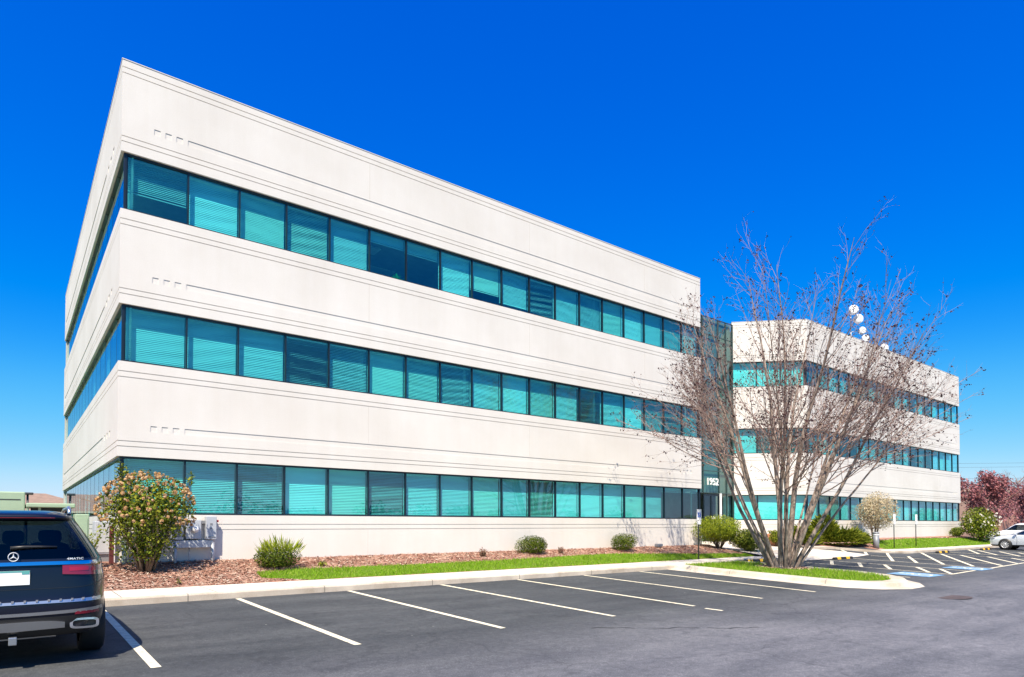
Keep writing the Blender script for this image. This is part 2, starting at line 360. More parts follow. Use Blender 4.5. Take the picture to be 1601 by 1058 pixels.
# ------------------------------------------------------------------ ground heights
def lot(X, Y):
    D = .07+.0075*min(max(X, 0), 17)
    z = -(15.1-max(min(Y, 15.1), 3))/6.2*D
    if Y > 15.1 and 24 < X < 40: z += (Y-15.1)*.13
    return z
def bed(X, Y):
    e = .65+.1*min(max((X-27)/20, 0), 1)
    return .15+max(0, min(1, (Y-16.9)/2.6))*(e-.15)

# ------------------------------------------------------------------ world, sun, camera
SA, SB, SC = .58, .64, 1.25                        # sunlight travels along (SA, SB, -SC)
elev = math.atan2(SC, math.hypot(SA, SB)); az = math.atan2(-SA, -SB)   # compass angle of the sun from +Y towards +X
w = bpy.data.worlds.new('World'); scn.world = w; w.use_nodes = True
nt = w.node_tree; bg = nt.nodes['Background']
sky = N(nt, 'ShaderNodeTexSky', sky_type='NISHITA'); sky.sun_disc = False
sky.sun_elevation = elev; sky.sun_rotation = az; sky.air_density = 1.0; sky.dust_density = .3; sky.ozone_density = 3.0; sky.altitude = 200
k1 = N(nt, 'ShaderNodeVectorMath', operation='SCALE'); k1.inputs['Scale'].default_value = .1
cv = N(nt, 'ShaderNodeRGBCurve')           # clear, deep blue spring air: strengthens the blue of the physical sky
for ch, pts_ in enumerate([[(0,0),(.16,0),(.26,.085),(.39,.25),(.58,.55),(.72,.70),(1,.85)], [(0,0),(.145,.125),(.28,.28),(.42,.50),(.57,.66),(.71,.80),(1,.95)], [(0,0),(.20,.58),(.275,.74),(.47,.94),(.65,.98),(1,1)]]):
    c_v = cv.mapping.curves[ch]
    c_v.points[0].location = pts_[0]; c_v.points[1].location = pts_[-1]
    for q in pts_[1:-1]: c_v.points.new(*q)
cv.mapping.update()
k2 = N(nt, 'ShaderNodeVectorMath', operation='SCALE'); k2.inputs['Scale'].default_value = 10
nt.links.new(sky.outputs[0], k1.inputs[0]); nt.links.new(k1.outputs[0], cv.inputs['Color']); nt.links.new(cv.outputs[0], k2.inputs[0]); nt.links.new(k2.outputs[0], bg.inputs[0])
bg.inputs[1].default_value = .055
sl = bpy.data.lights.new('sun', 'SUN'); sl.energy = 5.0; sl.angle = R(.53); sl.color = (1, .89, .72)
so = bpy.data.objects.new('sun', sl); COL.objects.link(so)
so.rotation_euler = Vector((SA, SB, -SC)).to_track_quat('-Z', 'Y').to_euler()
cam = bpy.data.cameras.new('camera'); co = bpy.data.objects.new('camera', cam); COL.objects.link(co); scn.camera = co
cam.sensor_width = 36; cam.sensor_fit = 'HORIZONTAL'; cam.lens = 1010/1601*36
pit = R(1.35); cy = 820-1010*math.tan(pit)
cam.shift_y = (cy-529)/1601; cam.clip_start = .05; cam.clip_end = 5000
co.location = (0, 0, 1.63); co.rotation_euler = Euler((R(90)+pit, 0, -R(90-52.2)), 'XYZ')
vs = scn.view_settings; vs.view_transform = 'Standard'; vs.look = 'None'; vs.exposure = .88; vs.gamma = 1
scn.cycles.max_bounces = 8; scn.cycles.transparent_max_bounces = 16; scn.cycles.use_denoising = True

# ------------------------------------------------------------------ ground
far = MB(); S = 2500
far.face([(-S,-S,-.75),(S,-S,-.75),(S,S,-.75),(-S,S,-.75)]); tag(far.build('ground', M['far_grass']), kind='structure')
xs = [-60,-40,-25,-15,-8,-4]+frange(-2, 30, 32)+[32,34,36,38,40,44,48,52,56,60,66,72,80,95,130]
ys = [-60,-40,-20,-10,-5,0,3,5,7,9,11,13,15.1]
grid('parking_lot', xs, ys, lot, M['asphalt'])
# recess in front of the entrance and the drive past the far wing
grid('entrance_asphalt', frange(24, 41.5, 35), frange(15.1, 18.1, 12), lambda x, y: lot(x, y), M['asphalt'],
     holes=lambda x, y: y > 15.95 and x < 27.6)
grid('side_drive', [63,66,72,80,95,130], [15.1,16,20,30,45,70], lambda x, y: 0, M['asphalt'])

# grass land beyond the beds
def land(name, x0, x1, y0, y1, z): b = MB(); b.face([(x0,y0,z),(x1,y0,z),(x1,y1,z),(x0,y1,z)]); return tag(b.build(name, M['far_grass']), kind='structure')
land('lawn', -60, 63, 22.5, 130, .55)
# beds: mulch everywhere up to the wall; lawn strips lie 4 mm above it
grid('mulch_bed', frange(-40, 0, 20)+frange(.5, 62.4, 124), frange(16.9, 22.5, 16), lambda x, y: bed(x, y)+.012*math.sin(x*3.1)*math.sin(y*4.3), M['mulch'],
     holes=lambda x, y: 27.6 < x < 34.3 and y > 15)
def strip(name, poly_lo, poly_hi, xs, mat, dz):
    b = MB(); n = 5
    pts = [(x, poly_lo(x)+(poly_hi(x)-poly_lo(x))*j/n) for j in range(n+1) for x in xs]
    b.v = [(x, y, bed(x, y)+dz+.012*math.sin(x*3.1)*math.sin(y*4.3)) for x, y in pts]; k = len(xs)
    for j in range(n):
        for i in range(k-1): a = j*k+i; b.f.append((a, a+1, a+1+k, a+k)); b.m.append(0); b.sm.append(True)
    return tag(b.build(name, mat), kind='structure')
def lerp_tab(tab):
    def f(x):
        for (a, va), (b_, vb) in zip(tab, tab[1:]):
            if x <= b_: return va+(vb-va)*max(0, (x-a))/(b_-a)
        return tab[-1][1]
    return f
g_lo = lerp_tab([(5.2, 17.35), (6.3, 16.95), (29, 16.95)])
g_hi = lerp_tab([(5.2, 17.85), (6.2, 18.05), (10, 18.02), (14, 18.1), (19, 18.4), (24.5, 17.7), (27.5, 17.3)])
r_lo = lerp_tab([(41.5, 17.0), (42.5, 16.6), (46, 16.3), (62, 16.3)])
r_hi = lerp_tab([(41.5, 17.3), (43, 18.6), (50, 19.0), (62, 18.6)])
strip('lawn_strip', g_lo, g_hi, frange(5.2, 27.5, 60), M['soil'], .006)
strip('side_lawn', r_lo, r_hi, frange(41.5, 62.4, 50), M['soil'], .006)
def blades(name, regions, seed):
    r = random.Random(seed); b = MB()
    for (x0, x1, lo, hi, zf, n, h) in regions:
        for _ in range(n):
            x = r.uniform(x0, x1); y = r.uniform(lo(x)-.03, hi(x)+.06*r.random()**2)
            pn_ = math.sin(x*2.3+y*1.7)+math.sin(x*.9-y*3.1+1)+math.sin(x*5.1+y*.6+2)*.6
            if r.random() < .16*(pn_-.4): continue
            z = zf(x, y); a = r.uniform(0, 6.28); hh = h*r.uniform(.5, 1.3)*(1+.16*pn_); ww = r.uniform(.006, .013)*(1 if x < 30 else 1.6)
            ca, sa = math.cos(a), math.sin(a); lx, ly = r.gauss(0, .4)*hh, r.gauss(0, .4)*hh
            b.face([(x-ca*ww, y-sa*ww, z), (x+ca*ww, y+sa*ww, z), (x+lx, y+ly, z+hh)])
    return tag(b.build(name, M['grass']), 'short bright green grass growing along the beds and island', 'grass', kind='stuff')
# island outline (kerb foot), tree island between the stalls and the accessible bays
ISL = [(19.25,15.1),(19.25,13.5),(19.25,11.8),(19.3,10.0),(19.45,9.1),(19.9,8.45),(20.7,8.1),(21.6,8.15),(22.5,8.6),(23.2,9.3),(23.55,10.4),(23.6,12),(23.6,13.6),(23.7,15.1)]
def inset(pl, d):
    out = []
    for i, p in enumerate(pl):
        a = Vector(pl[max(i-1, 0)]); c = Vector(pl[min(i+1, len(pl)-1)]); t = (c-a).normalized()
        n = Vector((-t.y, t.x)); out.append((p[0]+n.x*d, p[1]+n.y*d))
    return out
kb = MB(); rings = []
for d, h in ((-.40, .004), (-.02, .03), (.02, .13), (.06, .155), (.48, .15), (.50, .12)):
    rings.append([(x, y, lot(x, y)+h) for x, y in inset(ISL, d)])
for a, c in zip(rings, rings[1:]):
    for i in range(len(ISL)-1): kb.face([a[i], a[i+1], c[i+1], c[i]])
tag(kb.build('island_kerb', M['kerb2']), kind='structure')
inn = inset(ISL, .49)
ib = MB(); cx_ = [(21.45, y) for x, y in inn]
def isz(x, y): return lot(x, y)+.125
def in_poly(x, y, pl):
    c = False; j = len(pl)-1
    for i in range(len(pl)):
        if (pl[i][1] > y) != (pl[j][1] > y) and x < (pl[j][0]-pl[i][0])*(y-pl[i][1])/(pl[j][1]-pl[i][1])+pl[i][0]: c = not c
        j = i
    return c
cen = (21.4, 11.5)
for i in range(len(inn)):
    a = inn[i]; c = inn[(i+1) % len(inn)]
    ib.face([(a[0], a[1], isz(*a)), (c[0], c[1], isz(*c)), (cen[0], cen[1], isz(*cen)+.05)])
tag(ib.build('island_bed', M['soil']), kind='structure')
b = blades('grass', [(5.2, 27.4, g_lo, g_hi, bed, 26000, .07), (41.6, 62, r_lo, r_hi, bed, 11000, .08)], 3)
ig = MB(); r = random.Random(5); k = 0
while k < 9000:
    x = r.uniform(19.3, 23.6); y = r.uniform(8.2, 15)
    if not in_poly(x, y, inn): continue
    if math.hypot(x-22.3, y-12.6) < 1.15*r.uniform(.7, 1.1): continue
    k += 1; z = isz(x, y)+.03; a = r.uniform(0, 6.28); hh = .075*r.uniform(.5, 1.3); ww = .010
    ig.face([(x-math.cos(a)*ww, y-math.sin(a)*ww, z), (x+math.cos(a)*ww, y+math.sin(a)*ww, z), (x+r.gauss(0,.4)*hh, y+r.gauss(0,.4)*hh, z+hh)])
tag(ig.build('grass', M['grass']), 'bright green grass inside the kerbed tree island', 'grass', kind='stuff')
def chips(name, n, fn, label, seed, size=.035):
    r = random.Random(seed); b = MB()
    for _ in range(n):
        x, y, z = fn(r); a = r.uniform(0, 6.28); l = size*r.uniform(.5, 1.6); q = size*r.uniform(.2, .4)
        ca, sa = math.cos(a), math.sin(a); t = r.gauss(0, .25)*l; u = r.gauss(0, .3)*q; z += .012
        b.face([(x-ca*l+sa*q, y-sa*l-ca*q, z-t-u), (x-ca*l-sa*q, y-sa*l+ca*q, z-t+u), (x+ca*l-sa*q, y+sa*l+ca*q, z+t+u), (x+ca*l+sa*q, y+sa*l-ca*q, z+t-u)])
    return tag(b.build(name, M['chips']), label, 'mulch', kind='stuff')
def ch1(r):
    while True:
        x = -.5+28*r.random()**1.4; y = r.uniform(16.95, 19.45)
        if x > 5.4 and g_lo(x) < y < g_hi(x): continue
        return x, y, bed(x, y)
chips('wood_chips', 16000, ch1, 'reddish brown wood chip mulch along the foot of the wall', 11)
def ch2(r):
    x = r.uniform(36, 62); return x, r.uniform(r_hi(x), 19.4), bed(x, 19)
chips('wood_chips', 3500, ch2, 'brown mulch in the bed below the far wing', 12, .05)
def ch3(r):
    a = r.uniform(0, 6.28); d = 1.0*math.sqrt(r.random()); x, y = 22.3+d*math.cos(a), 12.6+d*math.sin(a); return x, y, isz(x, y)+.03
chips('wood_chips', 1600, ch3, 'pale bark litter round the foot of the bare tree', 13)

# sidewalk with its kerb
def walk(name, front, back, z, mat, kmat):
    b = MB(); k = MB()
    for i in range(len(front)-1):
        (x0, y0), (x1, y1) = front[i], front[i+1]; (X0, Y0), (X1, Y1) = back[i], back[i+1]
        ez = [lot(x0, min(y0, 15.1)), lot(x1, min(y1, 15.1))]
        d = .16
        b.face([(x0, y0+d, z), (x1, y1+d, z), (X1, Y1, z), (X0, Y0, z)]); b.face([(X0, Y0, z), (X1, Y1, z), (X1, Y1, z-.3), (X0, Y0, z-.3)])
        pr = [(0, -.25), (0, z-.035), (.012, z-.012), (.035, z), (d, z)]
        for (o0, h0), (o1, h1) in zip(pr, pr[1:]):
            k.face([(x0, y0+o0, h0), (x1, y1+o0, h0), (x1, y1+o1, h1), (x0, y0+o1, h1)])
    tag(b.build(name, mat), kind='structure'); tag(k.build('kerb', kmat), kind='structure')
fx = [-40,-20,-8,-2,4,10,16,19.3,23.4,23.9,27.6]; fy = [15.1]*9+[15.95,15.95]
walk('sidewalk', list(zip(fx, fy)), [(x, 16.9) for x in fx], .155, M['sidewalk'], M['kerb'])
walk('sidewalk', [(38.6,15.45),(40.5,15.1),(46,15.1),(54,15.1),(63,15.1)], [(38.9,17.4),(41,17.0),(46,16.4),(54,16.4),(63,16.4)], .155, M['sidewalk'], M['kerb'])
b = MB(); k = MB()
fr = [(33.8,17.75),(35.8,17.2),(36.8,16.35),(38.6,15.45)]; bk = [(33.8,18.9),(36.4,18.3),(37.6,17.7),(38.9,17.4)]
zz = [.46,.40,.30,.155]
for i in range(3):
    k.face([(*fr[i], zz[i]-.35), (*fr[i+1], zz[i+1]-.35), (*fr[i+1], zz[i+1]), (*fr[i], zz[i])])
    b.face([(*fr[i], zz[i]), (*fr[i+1], zz[i+1]), (*bk[i+1], zz[i+1]+.02), (*bk[i], zz[i]+.02)])
tag(b.build('sidewalk', M['slab']), kind='structure'); tag(k.build('kerb', M['kerb']), kind='structure')
# concrete ramp slab and the walk to the door
b = MB(); hz = lambda x, y: lot(x, min(y, 17.9))+.018+max(0, y-17.9)*.06
rw_ = [(14.98,32.3),(15.1,33.8),(15.35,35.7),(15.9,35.45),(16.4,35.15),(16.8,34.9),(17.3,34.4),(17.75,33.8),(18.9,33.8),(22.5,34.25)]
for (y0, xa), (y1, xb) in zip(rw_, rw_[1:]):
    for k in range(4):
        u0, u1 = k/4, (k+1)/4; q = [(27.6+(xa-27.6)*u0, y0), (27.6+(xa-27.6)*u1, y0), (27.6+(xb-27.6)*u1, y1), (27.6+(xb-27.6)*u0, y1)]
        b.face([(x, y, hz(x, y)) for x, y in q])
tag(b.build('entrance_walk', M['slab']), kind='structure')

# painted markings
def stripe(b, p, q, wd=.1, dz=.005):
    p = Vector(p); q = Vector(q); n_ = max(1, int((q-p).length/1.0)); t = (q-p).normalized(); n = Vector((-t.y, t.x))*wd/2
    for i in range(n_):
        a = p+(q-p)*i/n_; c = p+(q-p)*(i+1)/n_
        b.face([(v.x, v.y, lot(v.x, v.y)+dz) for v in (a-n, c-n, c+n, a+n)])
for i, (x, y0, y1) in enumerate([(1.40,8.75,15.0),(3.98,8.75,15.0),(6.60,8.75,15.05),(9.25,8.7,15.05),(11.9,8.8,15.05),(14.6,8.8,15.05),(17.3,8.85,15.05)]):
    b = MB(); stripe(b, (x, y0), (x, y1), .115); tag(b.build('stall_line', M['line']), kind='structure')
b = MB(); stripe(b, (11.85,8.05), (11.8,8.45), .1); tag(b.build('stall_line', M['line']), kind='structure')
b = MB()
for p, q in [((24.45,9.2),(24.6,14.6)),((27.3,8.85),(27.45,14.8)),((29.7,9.1),(29.7,14.8)),((32.35,9.0),(32.35,14.8)),((35.6,9.6),(35.5,15.2)),((41.6,9.6),(41.6,15.0)),((27.3,8.9),(30.3,9.05)),((32.4,9.1),(37.8,9.35)),((37.8,9.35),(44,9.6))]:
    stripe(b, p, q, .1)
tag(b.build('bay_line', M['line']), kind='structure')
b = MB()
for p, q in [((29.65,14.4),(27.4,13.3)),((29.65,13.2),(27.4,12.1)),((29.65,12.15),(27.4,11.0)),((29.65,10.9),(27.4,9.65)),((29.65,10.05),(27.4,8.9)),
             ((36.9,16.1),(35.4,15.35)),((36.0,16.95),(35.2,16.3)),((38.2,15.5),(32.4,12.9)),((37.03,14.0),(32.4,11.9)),((41.5,15.0),(32.6,10.9)),((41.6,14.04),(32.8,9.85)),((41.6,13.1),(34.46,9.26)),((41.5,11.8),(36.9,9.33)),
             ((49.1,15.0),(44.25,13.0)),((48.7,14.36),(44.2,12.1)),((48.6,13.2),(44.1,11.0)),((48.4,12.2),(44.1,9.95)),((41.6,10.8),(39.4,9.5)),((48.9,9.8),(48.9,15.0)),((44.2,9.6),(44.2,15))]:
    stripe(b, p, q, .14, .009)
tag(b.build('hatch_marking', M['line']), kind='structure')
def wheelchair(b, cx, cy, s, up, put, mi=0):
    """access symbol drawn with flat strokes; put(u, v) -> 3-D point"""
    def seg(p, q, w_):
        p = Vector(p); q = Vector(q); t = (q-p).normalized(); n = Vector((-t.y, t.x))*w_/2
        b.face([put(cx+s*v.x, cy+s*v.y) for v in (p-n, q-n, q+n, p+n)], mi)
    hd = [(.05+.085*math.cos(a*math.pi/6), .42+.085*math.sin(a*math.pi/6)) for a in range(12)]
    b.face([put(cx+s*u, cy+s*v) for u, v in hd], mi)
    seg((.04,.32), (.02,-.02), .09); seg((.03,.17), (.24,.17), .06); seg((-.01,-.02), (.22,-.02), .08); seg((.21,0), (.32,-.30), .08); seg((.29,-.29), (.41,-.25), .06)
    pv = None
    for a in range(13):
        th = R(125+a*17); p = (-.04+.25*math.cos(th), -.13+.25*math.sin(th))
        if pv: seg(pv, p, .06)
        pv = p
for cx0 in (25.9, 31.15):
    b = MB(); x0, x1, y0, y1 = cx0-.75, cx0+.75, 8.85, 10.25
    b.face([(x, y, lot(x, y)+.013) for x, y in ((x0,y0),(x1,y0),(x1,y1),(x0,y1))], 0)
    wheelchair(b, cx0-.05, 9.5, 1.25, 1, lambda u, v: (u, v, lot(u, v)+.017), 1)
    tag(b.build('bay_symbol', [M['blue'], M['white']]), kind='structure')
b = MB(); r = random.Random(3)
b.face([(19.6+(.55+.12*r.random())*math.cos(a*.3142), 6.35+(.32+.1*r.random())*math.sin(a*.3142), lot(19.6, 6.35)+.006+.0*a) for a in range(20)]); tag(b.build('asphalt_stain', M['stain']), kind='structure')
b = MB(); q = None
for i in range(22):
    x = 7.9+i*.13; y = 7.95-.075*i+.05*math.sin(i*1.9)+.06*math.sin(i*.7)
    if q and i not in (6,7,14): stripe(b, q, (x, y), .014+.022*abs(math.sin(i*.8)), .006)
    q = (x, y)
tag(b.build('crack_line', M['tar']), kind='structure')

# ------------------------------------------------------------------ the office building
BZ = .5
office = thing('office_building', 'three storey white office building with ribbon windows and number 1952', 'office building', (2.15, 19.5, BZ))
P = [(2.15,41.9),(2.15,19.5),(27.0,19.5),(30.1,22.6)]
Q = [(34.4,22.6),(37.4,19.5),(62.2,19.5),(62.2,41.9)]
HEAD = [3.42, 7.43, 11.46]; SILL = [1.90, 5.91, 9.93]; ROOF = 13.92
def offs(path):
    res = []
    for i, p in enumerate(path):
        p = Vector(p); ns = []
        if i > 0: t = (p-Vector(path[i-1])).normalized(); ns.append(Vector((t.y, -t.x)))
        if i < len(path)-1: t = (Vector(path[i+1])-p).normalized(); ns.append(Vector((t.y, -t.x)))
        n = sum(ns, Vector((0,0))); n = n/n.length; n = n/max(.3, n.dot(ns[0])); res.append((p, n))
    return res
def sweep(b, path, prof, mi=0):
    o = offs(path)
    for i in range(len(path)-1):
        (p, n), (q, m2) = o[i], o[i+1]
        for (a, za), (c, zc) in zip(prof, prof[1:]):
            v = [p+n*a, q+m2*a, q+m2*c, p+n*c]
            b.face([(v[0].x, v[0].y, za), (v[1].x, v[1].y, za), (v[2].x, v[2].y, zc), (v[3].x, v[3].y, zc)], mi)
def groove(z, d=.025, h=.011): return [(0, z-h), (-d, z-h), (-d, z+h), (0, z+h)]
def band_profile(zb, zt, top=False, base=False):
    pr = []
    if base: pr += [(0, .30)]
    else: pr += [(-.26, zb), (0, zb)]+groove(zb+.26)+groove(zb+.40)+[(0, zb+.68), (-.014, zb+.68), (-.014, zb+.84), (0, zb+.84)]
    if top: pr += groove(zt-.37)+groove(zt-.22)+[(0, zt-.02), (.012, zt-.02), (.012, zt), (-.35, zt), (-.35, zt-.5)]
    else: pr += groove(zt-.41)+groove(zt-.26)+[(0, zt), (-.26, zt-.02)]
    return pr
def fills(Lg, kind):
    if kind == 'full': return [(0, Lg)]
    if kind == 'side': return [(0, Lg-3.1), (Lg-2.75, Lg-2.55), (Lg-2.2, Lg-2.0), (Lg-1.65, Lg)][:0]+[(0, .8), (Lg-3.4, Lg-3.0), (Lg-2.75, Lg-2.4), (Lg-2.15, Lg-1.8), (Lg-1.55, Lg)]
    s = [(0, .76), (.91, 1.03), (1.18, 1.30), (1.46, 1.59)]; return s+[(Lg-c, Lg-a) for a, c in s]
for (zb, zt, kw) in [(None, SILL[0], dict(base=True)), (HEAD[0], SILL[1], {}), (HEAD[1], SILL[2], {}), (HEAD[2], ROOF, dict(top=True))]:
    b = MB()
    for path in (P, Q): sweep(b, path, band_profile(zb, zt, **kw))
    if zb:
        for path in (P, Q):
            for i in range(3):
                p = Vector(path[i]); q = Vector(path[i+1]); Lg = (q-p).length; t = (q-p)/Lg; n = Vector((t.y, -t.x))
                long = Lg > 10
                for a, c in fills(Lg, ('side' if n.x < -.9 else 'long') if long else 'full'):
                    A = p+t*a; C = p+t*c; z0, z1 = zb+.68, zb+.84
                    b.face([(A.x, A.y, z0), (C.x, C.y, z0), (C.x, C.y, z1), (A.x, A.y, z1)])
                    for E_, w_ in ((A, a), (C, c)):
                        if w_ < .01 or w_ > Lg-.01: continue
                        D_ = E_-n*.014; b.face([(E_.x, E_.y, z0), (D_.x, D_.y, z0), (D_.x, D_.y, z1), (E_.x, E_.y, z1)])
    b.build('wall', M['stucco'], office)
# foundation ledge below the base band
b = MB()
for path in (P, Q): sweep(b, path, [(-.03, .66), (-.03, .2)]); 
b.build('foundation', M['kerb2'], office)
# vertical panel joints
js = plain('joint_sealant', (.56,.52,.48), .9)
for X in (9.19, 16.0, 22.81, 44.2, 51.0, 57.8):
    for z0, z1 in [(.66, 1.47), (4.29, 5.48), (8.30, 9.50), (12.33, 13.53)]:
        b = MB(); b.box(X-.007, X+.007, 19.497, 19.51, z0, z1); b.build('panel_joint', js, office)
# roof, floor slabs, inner walls, the far sides
b = MB()
b.face([(2.5,19.9,13.4),(26.8,19.9,13.4),(30.1,23.0,13.4),(34.4,23.0,13.4),(37.5,19.9,13.4),(61.9,19.9,13.4),(61.9,41.6,13.4),(2.5,41.6,13.4)])
b.box(14, 24, 30, 37, 13.4, 14.2); b.build('roof', M['roof'], office)
b = MB()
for z0, z1 in [(.25,.95),(3.62,4.95),(7.64,8.95),(11.66,13.0)]:
    b.box(2.55, 26.7, 19.95, 41.5, z0, z1); b.box(26.7, 37.6, 23.3, 41.5, z0, z1); b.box(37.6, 61.8, 19.95, 41.5, z0, z1)
b.build('floor_slab', M['interior'], office)
b = MB()
for z0, z1 in [(.95,3.62),(4.95,7.64),(8.95,11.66)]:
    b.box(8, 27, 24.6, 24.75, z0, z1); b.box(8, 8.15, 24.75, 41.4, z0, z1)
    for X in (6.5, 9.19, 13.3, 16.0, 20.1, 22.81): b.box(X-.06, X+.06, 20.05, 24.6, z0, z1)
    b.box(37.6, 61, 25, 25.15, z0, z1); b.box(27, 37.6, 27, 27.15, z0, z1)
    for X in (41.5, 46.9, 52.4, 57.8): b.box(X-.06, X+.06, 20.05, 25, z0, z1)
b.box(2.2, 62.1, 41.7, 41.9, .3, 13.9)
b.build('interior_wall', M['interior'], office)

def window_geom(fr, gl, bl, p0, t, n, wd, z0, z1, st, mis=(0,0,0), r=rnd, fo=-.07):
    """fr/gl/bl: mesh builders for frame, pane, blind. p0 at the wall face, t along, n outward"""
    def pt(u, o, z): v = Vector((p0[0], p0[1]))+t*u+n*o; return (v.x, v.y, z)
    def bx(B, u0, u1, o0, o1, a, c, mi):
        vs = [pt(u0,o0,a), pt(u1,o0,a), pt(u1,o1,a), pt(u0,o1,a), pt(u0,o0,c), pt(u1,o0,c), pt(u1,o1,c), pt(u0,o1,c)]
        B.add(vs, [(0,3,2,1),(4,5,6,7),(0,1,5,4),(1,2,6,5),(2,3,7,6),(3,0,4,7)], mi)
    h = .019
    bx(fr, 0, h, -.17, fo, z0, z1, mis[0]); bx(fr, wd-h, wd, -.17, fo, z0, z1, mis[0])
    bx(fr, h, wd-h, -.17, -.07, z1-.05, z1, mis[0]); bx(fr, h, wd-h, -.17, -.07, z0, z0+.055, mis[0])
    gl.face([pt(h,-.12,z0+.055), pt(wd-h,-.12,z0+.055), pt(wd-h,-.12,z1-.05), pt(h,-.12,z1-.05)], mis[1])
    drop, tilt = st[0], st[1]
    if drop <= 0: return
    zt = z1-.075; zb = zt-(z1-z0-.16)*drop; pitch = .05; k = max(1, int((zt-zb)/pitch)); jt = 0; u0, u1 = .024, wd-.024
    bx(bl, u0, u1, -.30, -.26, zt, zt+.04, mis[2])
    # the slats are a little warped, so their tilt drifts in slanting bands
    per = r.uniform(4.2, 8.5); ph = r.uniform(0, 6.28); tw = r.choice((-1,1))*r.uniform(2.0, 5.5); amp = R(r.uniform(2.5, 8)); sg = 3
    for i in range(k):
        z = zt-.03-i*pitch; jt = .7*jt+r.gauss(0, R(2.0)); hw = .0285; o = -.28
        for g_ in range(sg):
            q = []
            for e_ in (g_, g_+1):
                a = R(tilt)+jt+amp*math.sin(6.283*i/per+ph+tw*e_/sg); a = min(a, R(86)); dy, dz = hw*math.cos(a), hw*math.sin(a); u = u0+(u1-u0)*e_/sg
                q.append((pt(u, o-dy, z+dz), pt(u, o+dy, z-dz)))
            bl.face([q[0][0], q[1][0], q[1][1], q[0][1]], mis[2])
    bx(bl, u0, u1, -.295, -.265, zb-.03, zb-.005, mis[2])
D = {'b': (1,70), 'm': (1,54), 'd': (1,32), 'k': (1,12), 'o': (0,0)}
F3 = [(.62,50,'x'),'b','b','m','b',(.2,74),(.24,70),'b',(.72,78),(.88,70),'d','b','m','b','b','b','m','m']
F2 = ['b','b','b',(1,16),'d','b','m','d','m','b','m','m',(1,14),'m','b','d',(1,20),'d']
F1 = ['m','m','d','b','b',(1,36,'x'),'m','b','b','b','d','b','b','b','b','m',(.1,60),(.1,60)]
n_win = [0]; bpat = random.Random(12)
stuffrow = [MB()]
def win(p0, t, n, wd, z0, z1, st, stuff=False, fo=-.07):
    s = D.get(st, st) if isinstance(st, str) else st
    mats = [M['frame'], M['glass'], M['blind_dim'] if len(s) > 2 else bpat.choice((M['blind'], M['blind'], M['blind_mid'], M['blind_warm']))]
    if stuff:
        window_geom(stuffrow[0], stuffrow[0], stuffrow[0], p0, t, n, wd, z0, z1, s, (0,1,2), fo=fo); return
    fr, gl, bl = MB(), MB(), MB()
    window_geom(fr, gl, bl, p0, t, n, wd, z0, z1, s, fo=fo)
    f = fr.build('window', mats[0], office); gl.build('pane', mats[1], f)
    if bl.f: bl.build('blind', mats[2], f)
    n_win[0] += 1
pat = random.Random(21)
for lv in range(3):
    z0, z1 = SILL[lv], HEAD[lv]
    st = [F1, F2, F3][lv]
    t, n = Vector((1,0)), Vector((0,-1))
    edges = [2.15+.1]+[3.78+1.3655*i for i in range(18)]; edges[-1] = 26.93
    for i in range(18): win((edges[i], 19.5), t, n, edges[i+1]-edges[i], z0, z1, st[i])
    # chamfer of the far wing
    t2 = Vector((1,-1)).normalized(); n2 = Vector((-1,-1)).normalized(); Lc = math.hypot(3, 3.1)
    for i in range(3): win(Vector((34.4,22.6))+t2*(.07+i*(Lc-.14)/3), t2, n2, (Lc-.14)/3, z0, z1, ['b','b','b'] [i] if lv != 1 else ['b','k','k'][i])
    # far wing
    m_ = 18; ww = (24.8-.16)/m_
    for i in range(m_):
        c = pat.choice('bbmdkmk') if lv else pat.choice('bbbmmd')
        win((37.4+.08+i*ww, 19.5), t, n, ww, z0, z1, c, stuff=i >= 9)
    # side facing the drive
    t3, n3 = Vector((0,-1)), Vector((-1,0)); ws = (22.4-.2)/16
    for i in range(16): win((2.15, 41.9-.1-i*ws), t3, n3, ws, z0, z1, 'm' if i % 3 else 'k', stuff=i < 13, fo=-.118)
    # corner posts
    b = MB(); b.box(2.22, 2.26, 19.55, 19.6, z0, z1); b.box(2.2, 2.25, 19.57, 19.62, z0, z1)
sr = stuffrow[0].build('window_row', [M['frame'], M['glass'], M['blind']], office); sr['kind'] = 'stuff'
for lv in range(3):
    z0, z1 = SILL[lv], HEAD[lv]
    for x0, x1, y0, y1 in ((2.225,2.29,19.575,19.64),(26.90,27.02,19.58,19.68),(37.40,37.48,19.585,19.68),(62.05,62.13,19.585,19.68)):
        b = MB(); b.box(x0, x1, y0, y1, z0, z1); b.build('corner_post', M['frame'], office)

